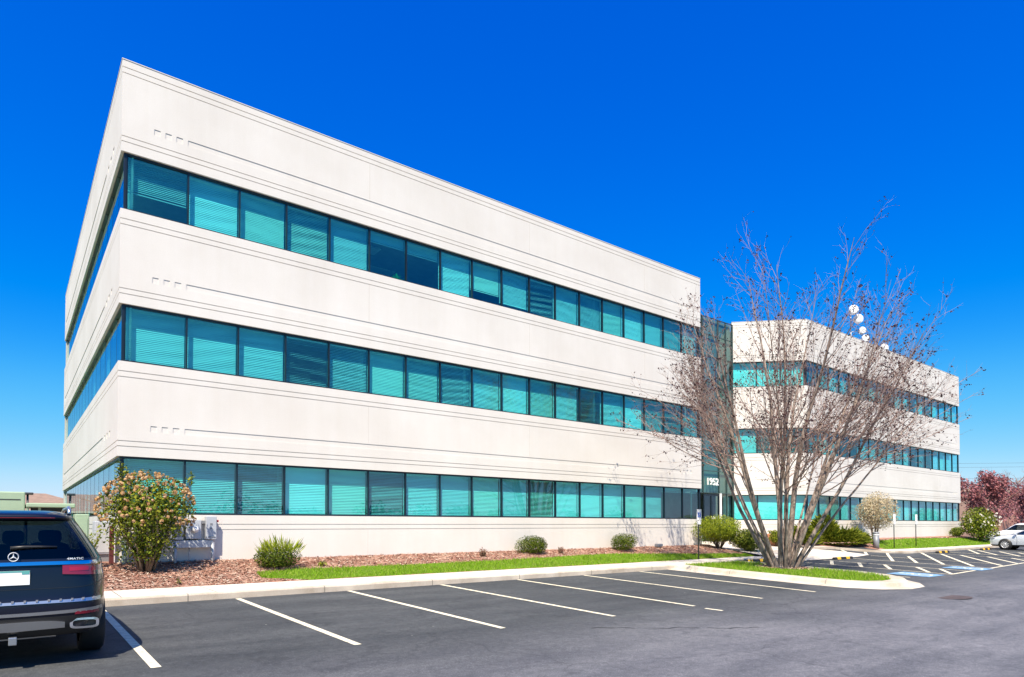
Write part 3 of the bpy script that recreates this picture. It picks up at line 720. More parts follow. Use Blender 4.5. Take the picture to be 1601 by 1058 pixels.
# glazed entrance
cw = MB(); YG = 22.55
cols = [30.25, 31.37, 32.91, 33.68, 34.36]; rows = [3.47, 4.75, 5.91, 7.43, 8.7, 9.93, 11.46, 12.7, 13.72]
for x in cols: cw.box(x-.03, x+.03, YG-.045, YG+.045, 3.47 if x == 31.37 else .35, 13.72)
for z in rows:
    for a, c in zip(cols, cols[1:]): cw.box(a+.03, c-.03, YG-.03, YG+.03, z-.022, z+.022)
for a, c in ((cols[2], cols[3]), (cols[3], cols[4])):
    cw.box(a+.03, c-.03, YG-.05, YG+.05, 1.90, 1.96); cw.box(a+.03, c-.03, YG-.05, YG+.05, .4, .5)
cwo = cw.build('entrance_glazing', plain('entrance_frame', (.05,.085,.085), .4, .3), office)
g = MB(); sp = MB(); bl = MB()
rr = [3.47]+rows[1:]
for a, c in zip(cols, cols[1:]):
    for z0, z1 in zip(rows, rows[1:]):
        g.face([(a+.03,YG,z0+.03),(c-.03,YG,z0+.03),(c-.03,YG,z1-.03),(a+.03,YG,z1-.03)])
        if not (z0 in (5.91, 9.93)): sp.box(a+.03, c-.03, YG+.12, YG+.16, z0, z1)
        else:
            for k_ in range(28):
                z = z0+.04+k_*.052; bl.face([(a+.06,YG+.2,z),(c-.06,YG+.2,z),(c-.06,YG+.17,z+.048),(a+.06,YG+.17,z+.048)])
for a, c in ((cols[2], cols[3]), (cols[3], cols[4])):
    g.face([(a+.03,YG,.5),(c-.03,YG,.5),(c-.03,YG,1.9),(a+.03,YG,1.9)]); g.face([(a+.03,YG,1.96),(c-.03,YG,1.96),(c-.03,YG,3.44),(a+.03,YG,3.44)])
    for k_ in range(50):
        z = .55+k_*.056; bl.face([(a+.06,YG+.3,z),(c-.06,YG+.3,z),(c-.06,YG+.26,z+.05),(a+.06,YG+.26,z+.05)])
g.build('pane', M['glass_side'], cwo); sp.build('spandrel', M['spandrel'], cwo); bl.build('blind', M['blind'], cwo)
for x0, x1, hx in ((31.40, 32.13, 32.06), (32.14, 32.88, 32.21)):
    d = MB()
    d.box(x0, x0+.07, YG-.03, YG+.03, .62, 3.40); d.box(x1-.07, x1, YG-.03, YG+.03, .62, 3.40); d.box(x0+.07, x1-.07, YG-.03, YG+.03, 3.30, 3.40); d.box(x0+.07, x1-.07, YG-.03, YG+.03, .62, .80)
    do = d.build('door', M['frame'], office)
    g = MB(); g.face([(x0+.07,YG,.8),(x1-.07,YG,.8),(x1-.07,YG,3.3),(x0+.07,YG,3.3)]); g.build('pane', M['glass_side'], do)
    hnd = MB(); hnd.tube([(hx,YG-.03,1.5),(hx,YG-.1,1.5),(hx,YG-.1,2.1),(hx,YG-.03,2.1)], .016, 8); hnd.build('handle', M['alu'], do)
b = MB(); b.box(32.86, 32.95, YG-.16, YG-.07, .6, 3.46); b.build('door_jamb', M['white'], office)
b = MB(); b.box(32.35, 32.62, YG-.012, YG-.004, 1.98, 2.08); b.build('door_notice', M['sign_white'], office)
def text_mesh(txt, size, depth=.01):
    cu = bpy.data.curves.new('t', 'FONT'); cu.body = txt; cu.size = size; cu.extrude = depth; cu.align_x = 'CENTER'; cu.align_y = 'CENTER'; cu.resolution_u = 4; cu.offset = size*.004; cu.space_character = 1.12
    ob = bpy.data.objects.new('t', cu); COL.objects.link(ob)
    dg = bpy.context.evaluated_depsgraph_get(); me = bpy.data.meshes.new_from_object(ob.evaluated_get(dg)); 
    bpy.data.objects.remove(ob); return me
def add_text(name, txt, size, mat, parent, M4, depth=.01, sx=1):
    me = text_mesh(txt, size, depth); b = MB()
    vs = [M4 @ Vector((v.co.x*sx, v.co.y, v.co.z)) for v in me.vertices]
    b.add(vs, [tuple(p.vertices) for p in me.polygons]); return b.build(name, mat, parent)
add_text('address_number', '1952', .58, M['white'], office, Matrix.Translation((32.13, YG-.11, 4.10)) @ Matrix.Rotation(R(90), 4, 'X'), .03, .92)
# things seen through the open blinds of the top floor
b = MB()
for x, y in ((9.9, 21.6), (11.3, 23.2), (5.6, 22.6), (7.4, 22.0)): b.box(x-.6, x+.6, y-.3, y+.3, 11.62, 11.655)
b.build('ceiling_light', plain('light_diffuser', (.8,.8,.78), .5), office)
pl = thing('house_plant', 'small bright green pot plant on the top floor sill behind open blinds', 'plant', (10.45, 19.98, 9.96))
b = MB(); b.lathe([(.0,9.96),(.07,9.96),(.09,10.1),(.0,10.1)], 14, 0, Matrix.Translation((10.45,19.98,0))); b.build('pot', M['white'], pl)
b = MB(); r = random.Random(4)
for _ in range(60):
    a = r.uniform(0, 6.28); l = r.uniform(.12,.28); e = r.uniform(.2, 1.3); p = Vector((10.45,19.98,10.1)); d = Vector((math.cos(a)*math.cos(e), math.sin(a)*math.cos(e)*.4, math.sin(e))); q = p+d*l; s = d.cross(Vector((0,0,1))).normalized()*.03
    b.face([p, (p+q)/2+s, q, (p+q)/2-s])
b.build('leaves', M['plant'], pl)

# rooftop dishes: a mast carrying microwave drums
def dish(b, c, rad, dirv, mi=0):
    d = Vector(dirv).normalized(); q = d.to_track_quat('Z', 'Y').to_matrix().to_4x4(); T = Matrix.Translation(c) @ q
    b.lathe([(.0, .07*rad/.4), (rad*.55, .06*rad/.4), (rad*.92, .03*rad/.4), (rad, .0), (rad, -.20), (rad*.75, -.26), (rad*.3, -.42), (.0, -.44)], 20, mi, T)
for (c, rad, lab, nm) in [((50.3,22.5,17.95), .37, 'topmost white dish on the roof antenna mast', 1), ((50.95,22.45,17.38), .36, 'large white dish second from the top of the mast', 1),
                      ((51.45,22.4,16.55), .28, 'small white dish midway down the roof mast', 1), ((51.3,22.1,15.85), .29, 'lowest white dish on the roof mast, just above the parapet', 1), ((53.3,21.6,15.35), .33, 'white dish standing by itself right of the roof mast', 0)]:
    dt = thing('satellite_dish', lab, 'satellite dish', c, 0, 'dishes on the roof of the far wing')
    b = MB(); dish(b, c, rad, (-.55,-.8,.1)); b.build('drum', M['carwhite'], dt)
    b = MB(); b.tube([(c[0]+.15, c[1]+.3, c[2]), (50.9 if nm else c[0], 23.0, c[2]-.1)], .03, 6)
    if not nm: b.tube([(c[0], 23.0, 13.4), (c[0], 23.0, c[2]+.1)], .05, 8)
    b.build('bracket', M['conduit'], dt)
ms = thing('antenna_mast', 'slim grey antenna mast rising behind the parapet of the far wing', 'mast', (50.9, 23.05, 13.4))
b = MB(); b.tube([(50.9,23.05,13.4),(50.9,23.05,18.1)], .05, 8); b.build('pole', M['conduit'], ms)
b = MB(); b.tube([(50.9,23.05,15.6),(51.9,24.4,13.4)], .025, 6); b.tube([(50.9,23.05,15.6),(49.6,24.2,13.4)], .025, 6); b.build('brace', M['conduit'], ms)

# ------------------------------------------------------------------ vegetation
def lumps(r, k, amp):
    ds = [Vector((r.gauss(0,1), r.gauss(0,1), r.gauss(0,1))).normalized() for _ in range(k)]
    am = [r.uniform(-amp, amp) for _ in range(k)]
    def f(d): return 1+sum(a*max(0, d.dot(q))**4 for a, q in zip(am, ds))
    return f
def leafy(b, c, rad, n, size, r, shell=.55, up=.3, lump=.25, aspect=.55, flat_bottom=None, mi=0, points=None):
    f = lumps(r, 14, lump); c = Vector(c)
    for _ in range(n):
        d = Vector((r.gauss(0,1), r.gauss(0,1), r.gauss(0,1))).normalized()
        q = (shell+(1-shell)*r.random()) if r.random() < .8 else r.random()
        k = q*f(d); p = c+Vector((d.x*rad[0]*k, d.y*rad[1]*k, d.z*rad[2]*k))
        if flat_bottom is not None and p.z < flat_bottom: p.z = flat_bottom+r.random()*.1
        l = size*r.uniform(.6, 1.3); w_ = l*aspect
        nd = (d+Vector((r.gauss(0,.7), r.gauss(0,.7), r.gauss(0,.7)+up))).normalized()
        a = nd.orthogonal().normalized(); a = (Matrix.Rotation(r.uniform(0,6.28), 3, nd) @ a); s = nd.cross(a)
        b.face([p-a*l*.5, p+s*w_*.5, p+a*l*.5+nd*l*.1, p-s*w_*.5], mi)
        if points is not None: points.append(p)
def stems(b, c, top, k, r, rad=.02, spread=.5, zt=None):
    c = Vector(c)
    for _ in range(k):
        a = r.uniform(0, 6.28); e = Vector((c.x+top[0]*spread*math.cos(a), c.y+top[1]*spread*math.sin(a), c.z+top[2]*r.uniform(.6, 1)))
        m = c.lerp(e, .5)+Vector((r.gauss(0,.04), r.gauss(0,.04), .05)); s0 = c+Vector((math.cos(a)*.08, math.sin(a)*.08, -.05))
        b.tube([s0, m, e], [rad, rad*.7, rad*.3], 5)
def shrub(name, label, cat, base, rad, h, n, size, mat, seed, group=None, zc=.5, st=10, shell=.55, lump=.25, up=.3, aspect=.55):
    r = random.Random(seed); t = thing(name, label, cat, base, 0, group)
    b = MB(); c = (base[0], base[1], base[2]+h*zc); leafy(b, c, (rad[0], rad[1], h*(1-zc)), n, size, r, shell, up, lump, aspect, base[2]+.04)
    b.build('foliage', mat, t)
    b = MB(); stems(b, base, (rad[0], rad[1], h*zc+.15), st, r, .015, .6); b.build('stems', M['stem'], t)
    return t
# small round shrubs along the wall
def spiky(b, base, rad, h, n, r, L0=.28, w_=.022, mi=0):
    for _ in range(n):
        a = r.uniform(0, 6.28); q = math.sqrt(r.random()); z = base[2]+h*(1-.55*q*q)*r.uniform(.35, 1)
        p = Vector((base[0]+rad*q*math.cos(a), base[1]+rad*q*math.sin(a), z))
        d = Vector((math.cos(a)*q*.8+r.gauss(0,.25), math.sin(a)*q*.8+r.gauss(0,.25), 1)).normalized(); l = L0*r.uniform(.5, 1.2)
        s = d.orthogonal().normalized(); s = Matrix.Rotation(r.uniform(0,6.28), 3, d) @ s
        b.face([p, p+d*l*.5+s*w_, p+d*l, p+d*l*.5-s*w_], mi)
sh = shrub('boxwood_shrub', 'round boxwood shrub with long spiky shoots on top, below the third window', 'shrub', (5.9,18.35,.42), (.62,.55), .62, 5200, .050, M['l_box'], 1, 'low shrubs along the front wall', .48)
b = MB(); spiky(b, (5.95,18.35,.70), .55, .42, 260, random.Random(8), .34, .014); b.build('shoots', M['l_lime'], sh)
shrub('boxwood_shrub', 'broad trimmed boxwood shrub on the mulch near the middle of the front wall', 'shrub', (15.75,18.95,.53), (.66,.5), .68, 5200, .050, M['l_box'], 2, 'low shrubs along the front wall', .5)
shrub('boxwood_shrub', 'smaller trimmed boxwood shrub nearest the entrance sign post', 'shrub', (20.7,18.9,.53), (.60,.5), .72, 4800, .050, M['l_box'], 3, 'low shrubs along the front wall', .5)
t = shrub('dry_plant', 'dry reddish brown perennial stalks left of the broad boxwood', 'plant', (13.2,18.7,.49), (.2,.2), .34, 160, .05, M['dead'], 4, 'dry perennials in the mulch', .5, 16, .1)
t = shrub('dry_plant', 'dry reddish brown perennial stalks right of the broad boxwood', 'plant', (17.0,18.8,.50), (.19,.19), .30, 150, .05, M['dead'], 5, 'dry perennials in the mulch', .5, 16, .1)
t = shrub('leafy_plant', 'small bright green sprout on the mulch right of the spiky shrub', 'plant', (7.18,18.3,.41), (.18,.15), .18, 130, .06, M['l_lime'], 6, None, .4, 4, .1)
t = shrub('leafy_plant', 'tiny green weed at the edge of the sidewalk near the dark car', 'plant', (3.2,17.15,.19), (.09,.07), .14, 40, .05, M['l_lime'], 61, None, .4, 3, .1)
# viburnum with faded flower heads
r = random.Random(17); vb = (2.72, 18.55, .45)
t = thing('viburnum_bush', 'tall rounded bush of green leaves and faded tan flower clusters at building corner', 'bush', vb)
b = MB(); pts = []
leafy(b, (2.72,18.5,2.02), (1.12,.95,.90), 6200, .085, r, .45, .3, .3, .6, points=pts)
leafy(b, (2.75,18.5,1.25), (.75,.6,.55), 900, .08, r, .3, .3, .3, .6)
leafy(b, (2.75,18.4,.95), (.4,.35,.3), 260, .09, r, .3, .3, .3, .7)
for q in ((2.05,18.3,3.0),(2.2,18.4,2.9),(3.7,18.5,2.8)): leafy(b, q, (.12,.1,.28), 45, .09, r, .2)
b.build('foliage', M['l_vib'], t)
fl = MB(); k = 0
f = lumps(r, 14, .2)
while k < 235:
    d = Vector((r.gauss(0,1), r.gauss(0,1)-.35, r.gauss(0,1)+.35)).normalized()
    if d.z < -.45: continue
    if d.x > 0 and r.random() < .35: continue
    k += 1; p = Vector((2.72+d.x*1.12, 18.5+d.y*.97, 2.02+d.z*.92))*1.0; s = r.uniform(.04,.075)
    for _ in range(16):
        e = Vector((r.gauss(0,1), r.gauss(0,1), r.gauss(0,1))).normalized(); q = p+e*s*.6; a = e.orthogonal().normalized()*s*.42; c = e.cross(a)
        fl.face([q-a, q+c, q+a, q-c])
fl.build('blossoms', M['fl_tan'], t)
b = MB()
for i in range(16):
    a = r.uniform(0, 6.28); q = r.uniform(.15, 1); e = Vector((2.68+q*1.0*math.cos(a), 18.5+q*.8*math.sin(a), r.uniform(1.6, 2.5))); s0 = Vector((2.72+.13*math.cos(a), 18.5+.1*math.sin(a), .40))
    m = s0.lerp(e, .45)+Vector((r.gauss(0,.06), r.gauss(0,.06), .12)); b.tube([s0, s0.lerp(m,.5)+Vector((r.gauss(0,.03),0,.04)), m, e], [.034,.03,.024,.008], 6)
    for _ in range(3):
        g2 = m.lerp(e, r.uniform(0,.8)); b.tube([g2, g2+Vector((r.gauss(0,.25), r.gauss(0,.2), r.uniform(.2,.5)))], [.011,.004], 4)
b.build('stems', M['stem'], t)
t = thing('forsythia_shrub', 'yellow green upright shrub between the dark car and grey cabinet', 'shrub', (1.42,18.9,.5))
b = MB(); r = random.Random(23)
for i in range(42):
    a = r.uniform(0,6.28); l = r.uniform(.55,1.1); d = Vector((math.cos(a)*.38, math.sin(a)*.3, 1)).normalized(); p0 = Vector((1.42,18.9,.5))
    for j in range(16):
        p = p0+d*l*(j/15)+Vector((0,0,.0)); s = Vector((r.gauss(0,1), r.gauss(0,1), r.gauss(.4,.5))).normalized(); q = p+s*.10; w_ = s.cross(d); w_ = (w_.normalized() if w_.length > .01 else Vector((1,0,0)))*.022
        if j > 4: b.face([p, (p+q)/2+w_, q, (p+q)/2-w_])
b.build('foliage', M['l_lime'], t)
b = MB(); stems(b, (1.42,18.9,.5), (.6,.5,.95), 14, r, .01, .5); b.build('stems', M['stem'], t)

# shrubs by the entrance
t = shrub('spirea_shrub', 'large lime green mounded shrub behind the accessible parking sign', 'shrub', (27.35,18.75,.5), (1.2,1.0), 1.48, 10500, .075, M['l_lime'], 31, None, .60, 40, .6, .3)
t = shrub('yew_shrub', 'darker green low shrub right of the lime green one, left of the bare trunk', 'shrub', (28.3,17.75,.33), (1.1,.75), 1.12, 8000, .08, M['l_dark'], 32, None, .48, 14, .6, .35)
t = shrub('yew_shrub', 'small yellow green shrub seen just left of the leaning bare trunks', 'shrub', (32.9,18.9,.5), (.55,.5), .95, 1500, .09, M['l_jun'], 33, None, .5, 8)
def juniper(label, cx, cy, bz, w_, d_, h, n, seed, name='juniper_shrub', up=.45, L0=.5):
    r = random.Random(seed); t = thing(name, label, 'shrub', (cx,cy,bz), 0, 'evergreen shrubs in front of the far wing'); b = MB(); f = lumps(r, 10, .3)
    for _ in range(n):
        a = r.uniform(0, 6.28); q = math.sqrt(r.random()); e = r.uniform(.05, 1); zz_ = h*math.sqrt(max(0, 1-q*q*.8))*e
        p = Vector((cx+w_*q*math.cos(a), cy+d_*q*math.sin(a), bz+zz_*.85))
        d = Vector((math.cos(a)*(.3+q)+r.gauss(0,.3), math.sin(a)*(.3+q)+r.gauss(0,.3), up+r.gauss(0,.25))).normalized(); l = L0*r.uniform(.4,1.1)
        s = d.cross(Vector((r.gauss(0,1), r.gauss(0,1), r.gauss(0,1)))).normalized()*.035
        b.face([p, p+d*l*.45+s, p+d*l, p+d*l*.45-s])
    b.build('foliage', M['l_jun'], t)
    b = MB(); stems(b, (cx,cy,bz), (w_,d_,h*.6), 10, r, .02, .6); b.build('stems', M['stem'], t); return t
juniper('wide spreading juniper with feathery tips left of the grey bollard', 39.2, 18.3, .42, 2.1, .85, 1.0, 4800, 41)
juniper('juniper clump between the bare tree stems and the tall rounded yew', 35.6, 19.0, .5, 1.3, .7, 1.15, 2400, 42)
juniper('tall rounded yew rising above the spreading junipers', 37.6, 18.7, .5, .85, .7, 1.95, 2600, 43, 'yew_shrub', .9, .35)
# pale flowering standard
r = random.Random(51); t = thing('pale_standard_tree', 'small round-headed tree with pale beige leaves behind the bollard', 'tree', (43.1,18.2,.5))
b = MB(); leafy(b, (43.2,18.2,2.55), (1.5,1.3,1.2), 8000, .10, r, .5, .3, .2, .5); b.build('crown', M['l_pale'], t)
b = MB()
for dx, dy in ((-.35,.1),(.05,-.2),(.45,.15),(.2,.3)):
    p = [Vector((43.1+dx*.2,18.2+dy*.2,.4)), Vector((43.1+dx*.7,18.2+dy*.7,1.2)), Vector((43.1+dx*1.6,18.2+dy*1.5,2.3))]; b.tube(p, [.07,.055,.03], 6)
    for _ in range(14):
        q = p[1].lerp(p[2], r.random()); b.tube([q, q+Vector((r.gauss(0,.6), r.gauss(0,.5), r.uniform(.3,1.1)))], [.02,.006], 4)
b.build('trunk', M['bark'], t)
shrub('low_hedge', 'low dark green trimmed hedge against the right end of the far wing', 'shrub', (59.3,18.9,.65), (.75,.5), .85, 1600, .10, M['l_dark'], 52, None, .5, 6)
r = random.Random(53); t = thing('flowering_bush', 'large green bush with white flower heads at the far wing corner', 'bush', (60.4,17.6,.45))
b = MB(); leafy(b, (60.4,17.6,1.75), (1.75,1.3,1.35), 5200, .15, r, .5, .3, .3, .6, .5); b.build('foliage', M['l_vib'], t)
fl = MB()
for _ in range(52):
    d = Vector((r.gauss(-.3,1), r.gauss(-.6,1), r.gauss(.1,.55))).normalized(); p = Vector((60.4+d.x*1.75, 17.6+d.y*1.3, 1.85+d.z*1.1))
    for _ in range(5):
        e = Vector((r.gauss(0,1), r.gauss(0,1), r.gauss(0,1))).normalized(); q = p+e*.05; a = e.orthogonal().normalized()*.055; c = e.cross(a); fl.face([q-a, q+c, q+a, q-c])
fl.build('blossoms', M['fl_white'], t)
b = MB(); stems(b, (60.4,17.6,.45), (1.5,1.2,1.2), 14, r, .03, .5); b.build('stems', M['stem'], t)

# branching trees
def branch_path(p, d, L, r, segs, wob, trop):
    pts = [Vector(p)]; d = Vector(d).normalized()
    for i in range(segs):
        d = (d+Vector((r.gauss(0,wob), r.gauss(0,wob), r.gauss(0,wob)*.6+trop))).normalized(); pts.append(pts[-1]+d*L/segs)
    return pts
def at(pts, u):
    k = u*(len(pts)-1); i = min(int(k), len(pts)-2); return pts[i].lerp(pts[i+1], k-i), (pts[i+1]-pts[i]).normalized()
def side_dir(d, ang, r):
    o = d.orthogonal().normalized(); o = Matrix.Rotation(r.uniform(0, 6.28), 3, d) @ o
    return (d*math.cos(ang)+o*math.sin(ang)).normalized()
rt = Vector((math.sin(R(52.2)), -math.cos(R(52.2)), 0)); dp = Vector((math.cos(R(52.2)), math.sin(R(52.2)), 0))
r = random.Random(77); TB = Vector((22.35, 12.65, .06))
t = thing('bare_tree', 'large bare multi-stemmed tree with dark withered buds on the kerbed island', 'tree', TB)
tr = MB(); cr = MB(); bud = MB()
#       lateral lean, depth lean, length, radius
ST = [(.86,.05,8.8,.055),(-.60,.12,8.8,.08),(.66,-.10,9.2,.085),(-.44,-.22,9.6,.09),(-.29,.20,10.2,.095),(-.16,-.24,10.8,.09),(-.03,.14,11.4,.10),(.09,-.14,11.6,.11),(.21,.20,11.0,.095),(.34,-.14,10.4,.10),(.49,.16,9.8,.09),(-.36,.40,9.2,.05),(.28,-.42,10.2,.055),(.46,.40,9.4,.05),(-.04,-.48,10.6,.055),(-.66,-.30,9.0,.05)]
def clump(p, r, k=3):
    for _ in range(k):
        q = p+Vector((r.gauss(0,.03), r.gauss(0,.03), r.gauss(0,.03))); s = r.uniform(.022,.05); e = Vector((r.gauss(0,1), r.gauss(0,1), r.gauss(0,1))).normalized(); a = e.orthogonal().normalized()*s; c = e.cross(a)*.6
        bud.face([q-a, q+c, q+a, q-c])
def twig(p, d, L, rad, lvl):
    sg = 3 if lvl < 3 else 2
    pts = branch_path(p, d, L, r, sg if lvl > 1 else 7, (.085 if lvl == 1 else .11) if lvl < 3 else .16, .05 if lvl < 3 else .03)
    for q_ in pts:                       # the crown is raised: nothing hangs below head height away from the stems
        la_ = (q_-TB).dot(rt)
        if q_.z < (3.65 if -3.7 < la_ < -1.25 else (3.15 if abs(la_) > 1.25 else 2.6)): return False
    n = len(pts)
    cr.tube(pts, [rad*(1-.75*i/(n-1)) for i in range(n)], 5 if lvl == 1 else (4 if lvl == 2 else 3), 0, True, False)
    if lvl >= 2:
        for _ in range(1 if lvl == 2 else 2):
            if r.random() < .52: q, _d = at(pts, r.uniform(.3, 1)); clump(q, r, r.choice((1,2,2,3)))
    if lvl >= 3: return True
    k = int(L/(.33 if lvl == 1 else .30))
    for j in range(k):
        u = .16+.84*(j+r.random()*.7)/max(1, k); 
        if u > 1: continue
        q, dd = at(pts, u); nd = side_dir(dd, R(r.uniform(25, 52)), r); nd.z += .10; nd.normalize()
        if lvl == 1: twig(q, nd, max(.35, (L*(1-u)*.55+.35)*r.uniform(.6,1.15)), max(.005, rad*.42*(1-.5*u)), 2)
        else: twig(q, nd, r.uniform(.22,.60), .0042, 3)
    return True
for (la, de, L, rad) in ST:
    d0 = (rt*la*.85+dp*de*.85+Vector((0,0,1))).normalized(); p0 = TB+rt*la*.55+dp*de*.55+Vector((0,0,-.1))
    pts = branch_path(p0, d0, L, r, 14, .033, .012)
    n = len(pts); rr_ = [rad*(1.5 if i == 0 else 1.0)*(1-.93*(i/(n-1))**1.1) for i in range(n)]
    tr.tube(pts, rr_, 9 if rad > .08 else 7, 0, True, False)
    k = int(L/.41)
    for j in range(k):
        u = .22+.78*(j+r.random()*.6)/k
        if u > .98: continue
        q, dd = at(pts, u); ang = R(r.uniform(32, 60) if u < .5 else r.uniform(22, 40))
        out = (q-TB); out.z = 0; nd = side_dir(dd, ang, r)
        if out.length > .2: nd = (nd+out.normalized()*(.95 if u < .45 else (.45 if u < .7 else .15))+Vector((0,0,.10 if u < .5 else .15))).normalized()
        Lb = r.uniform(2.8, 5.7) if u < .45 else (r.uniform(1.8, 3.3) if u < .7 else r.uniform(.8, 1.9))
        if abs(la) > .4 and u < .6: Lb *= 1.25
        for _try in range(5):
            if twig(q, nd, Lb, max(.008, .026*(1-u)+.006), 1) is not False: break
            nd = (nd+Vector((0,0,.22))).normalized(); Lb *= .92
b = MB(); b.lathe([(.62,-.08),(.50,.03),(.40,.14),(.30,.26),(.0,.34)], 14, 0, Matrix.Translation(TB))
i0 = len(tr.v); tr.add([(TB.x+(v[0]-TB.x)*.75, TB.y+(v[1]-TB.y)*.75, v[2]-.04) for v in b.v], b.f, 0, True)
tr.build('trunk', M['bark'], t); co_ = cr.build('crown', M['twig'], t); bud.build('leaves', M['bud'], co_)

def simple_tree(name, label, base, h, spread, seed, mat, bud_mat=None, nb=14, leaf=0, lsize=.1, group=None, dens=1.0):
    r = random.Random(seed); t = thing(name, label, 'tree', base, 0, group); tb = MB(); cb = MB(); lb = MB(); B = Vector(base)
    pts = branch_path(B, (0,0,1), h*.75, r, 8, .05, 0); tb.tube(pts, [h*.02*(1-.9*i/8) for i in range(9)], 7)
    for j in range(nb):
        u = .22+.75*j/nb; q, dd = at(pts, u); nd = side_dir(dd, R(r.uniform(30,65)), r); L = spread*(1.1-.6*u)*r.uniform(.7,1.1)
        bp = branch_path(q, nd, L, r, 5, .12, .08); cb.tube(bp, [h*.008*(1-.8*i/5) for i in range(6)], 4, cap=False)
        for _ in range(int(9*dens)):
            q2, d2 = at(bp, r.uniform(.2,1)); bp2 = branch_path(q2, side_dir(d2, R(40), r), L*.4*r.uniform(.5,1), r, 3, .15, .1); cb.tube(bp2, [.014,.01,.008,.005], 3, cap=False)
            for _ in range(3):
                q3, d3 = at(bp2, r.uniform(.2,1)); bp3 = branch_path(q3, side_dir(d3, R(35), r), L*.2, r, 2, .15, .1); cb.tube(bp3, [.008,.006,.004], 3, cap=False)
                for _ in range(leaf):
                    p = q3+Vector((r.gauss(0,.2), r.gauss(0,.2), r.gauss(0,.2))); e = Vector((r.gauss(0,1), r.gauss(0,1), r.gauss(0,1))).normalized(); a = e.orthogonal().normalized()*lsize*r.uniform(.5,1); c = e.cross(a)*.7; lb.face([p-a, p+c, p+a, p-c])
    tb.build('trunk', mat, t); c = cb.build('crown', mat, t)
    if leaf: lb.build('leaves', bud_mat, c)
    return t
simple_tree('crabapple_tree', 'purple red leaved tree behind the corner of the far wing', (71.6,20.3,.2), 6.2, 4.3, 61, M['twig'], M['l_red'], 26, 10, .13, 'red leaved trees beyond the building')
simple_tree('crabapple_tree', 'second purple red tree, in front of the red brick wall at right edge', (79.5,19.4,.2), 5.6, 3.8, 62, M['twig'], M['l_red'], 22, 8, .13, 'red leaved trees beyond the building')
simple_tree('bare_tree', 'pale bare tree above the brick wall at the far right edge', (93,22.5,0), 9.5, 3.6, 63, M['twig'], M['bud'], 18, 0)
simple_tree('bare_tree', 'leafless tree with upright twigs beyond the green cabinets at left', (-3.6,58,.3), 6.6, 2.6, 64, M['twig'], M['bud'], 20, 1, .05)
# wood behind the viewer, seen only in the glass
tb = MB(); r = random.Random(9)
for i in range(40):
    x = -140+i*9+r.uniform(-3,3); leafy(tb, (x, -150+r.uniform(-8,8), r.uniform(3,4.5)), (7,5,r.uniform(3.5,6.5)), 500, 1.1, r, .3)
tag(tb.build('far_wood', M['l_wood']), 'distant green wood across the road, mirrored in the ground floor glass', 'wood', kind='stuff')

# ------------------------------------------------------------------ small things by the wall
# meters
mt = thing('meter_cabinet', 'grey electric meter cabinet with a round meter dial, behind the flowering bush', 'electric cabinet', (4.0,19.44,.62), 0, 'electric boxes on the front wall')
b = MB(); b.bbox(3.76, 4.14, 19.27, 19.48, 1.24, 1.76, .012); b.build('case', M['grey_steel'], mt)
b = MB(); T = Matrix.Translation((3.98, 19.27, 1.50)) @ Matrix.Rotation(R(90), 4, 'X'); b.lathe([(.085,0),(.085,.10),(.07,.13),(.0,.135)], 18, 0, T); b.build('meter_dial', plain('meter_glass', (.75,.76,.78), .15, coat=1), mt)
mt2 = thing('switch_box', 'narrow grey switch box with two dark labels on the front wall', 'electric cabinet', (4.4,19.44,1.2), 0, 'electric boxes on the front wall')
b = MB(); b.bbox(4.26, 4.53, 19.25, 19.48, 1.22, 1.86, .015); b.build('case', M['grey_steel'], mt2)
b = MB(); b.box(4.36, 4.42, 19.242, 19.252, 1.62, 1.67); b.box(4.36, 4.42, 19.242, 19.252, 1.51, 1.54); b.box(4.30, 4.50, 19.235, 19.25, 1.28, 1.30); b.build('label_plate', M['grey_dark'], mt2)
b = MB(); b.box(4.53, 4.60, 19.33, 19.40, 1.70, 1.76); b.build('switch_handle', M['red'], mt2)
b = MB(); b.box(4.14, 4.26, 19.38, 19.46, 1.66, 1.74); b.build('conduit_elbow', M['grey_dark'], mt2)
tr_ = thing('cable_trough', 'long grey cable trough on two conduit legs under the meters', 'electric cabinet', (4.0,19.44,.5), 0, 'electric boxes on the front wall')
b = MB(); b.bbox(3.36, 4.44, 19.28, 19.47, 1.00, 1.20, .01); b.build('trough', M['grey_steel'], tr_)
for x, m in ((3.50,'conduit'),(4.44,'conduit')):
    b = MB(); b.tube([(x,19.30,.40),(x,19.30,1.15)], .045, 12); b.build('leg', M[m], tr_)
b = MB(); b.tube([(3.86,19.36,.5),(3.86,19.36,1.02)], .012, 8); b.tube([(3.9,19.4,1.2),(3.9,19.4,1.26)], .03, 8); b.tube([(4.36,19.4,1.2),(4.36,19.4,1.26)], .03, 8); b.build('conduit', M['conduit'], tr_)
b = MB(); b.lathe([(.0,.45),(.07,.45),(.07,.5),(.0,.52)], 12, 0, Matrix.Translation((4.44,19.30,0))); b.build('foot_cap', M['red'], tr_)
mb = thing('meter_box', 'blue grey electric box half hidden by the flowering bush', 'electric cabinet', (3.5,19.44,1.2), 0, 'electric boxes on the front wall')
b = MB(); b.bbox(3.38, 3.70, 19.30, 19.48, 1.22, 1.74, .012); b.build('case', M['grey_steel'], mb); b = MB(); b.box(3.44, 3.64, 19.285, 19.302, 1.3, 1.66); b.build('door', M['grey_dark'], mb)
pp = thing('stand_pipe', 'weathered green grey pipe rising behind the flowering bush', 'pipe', (2.32,19.3,.45))
b = MB(); b.tube([(2.32,19.3,.38),(2.32,19.3,1.12)], .055, 12); b.build('pipe', M['pipe_green'], pp)
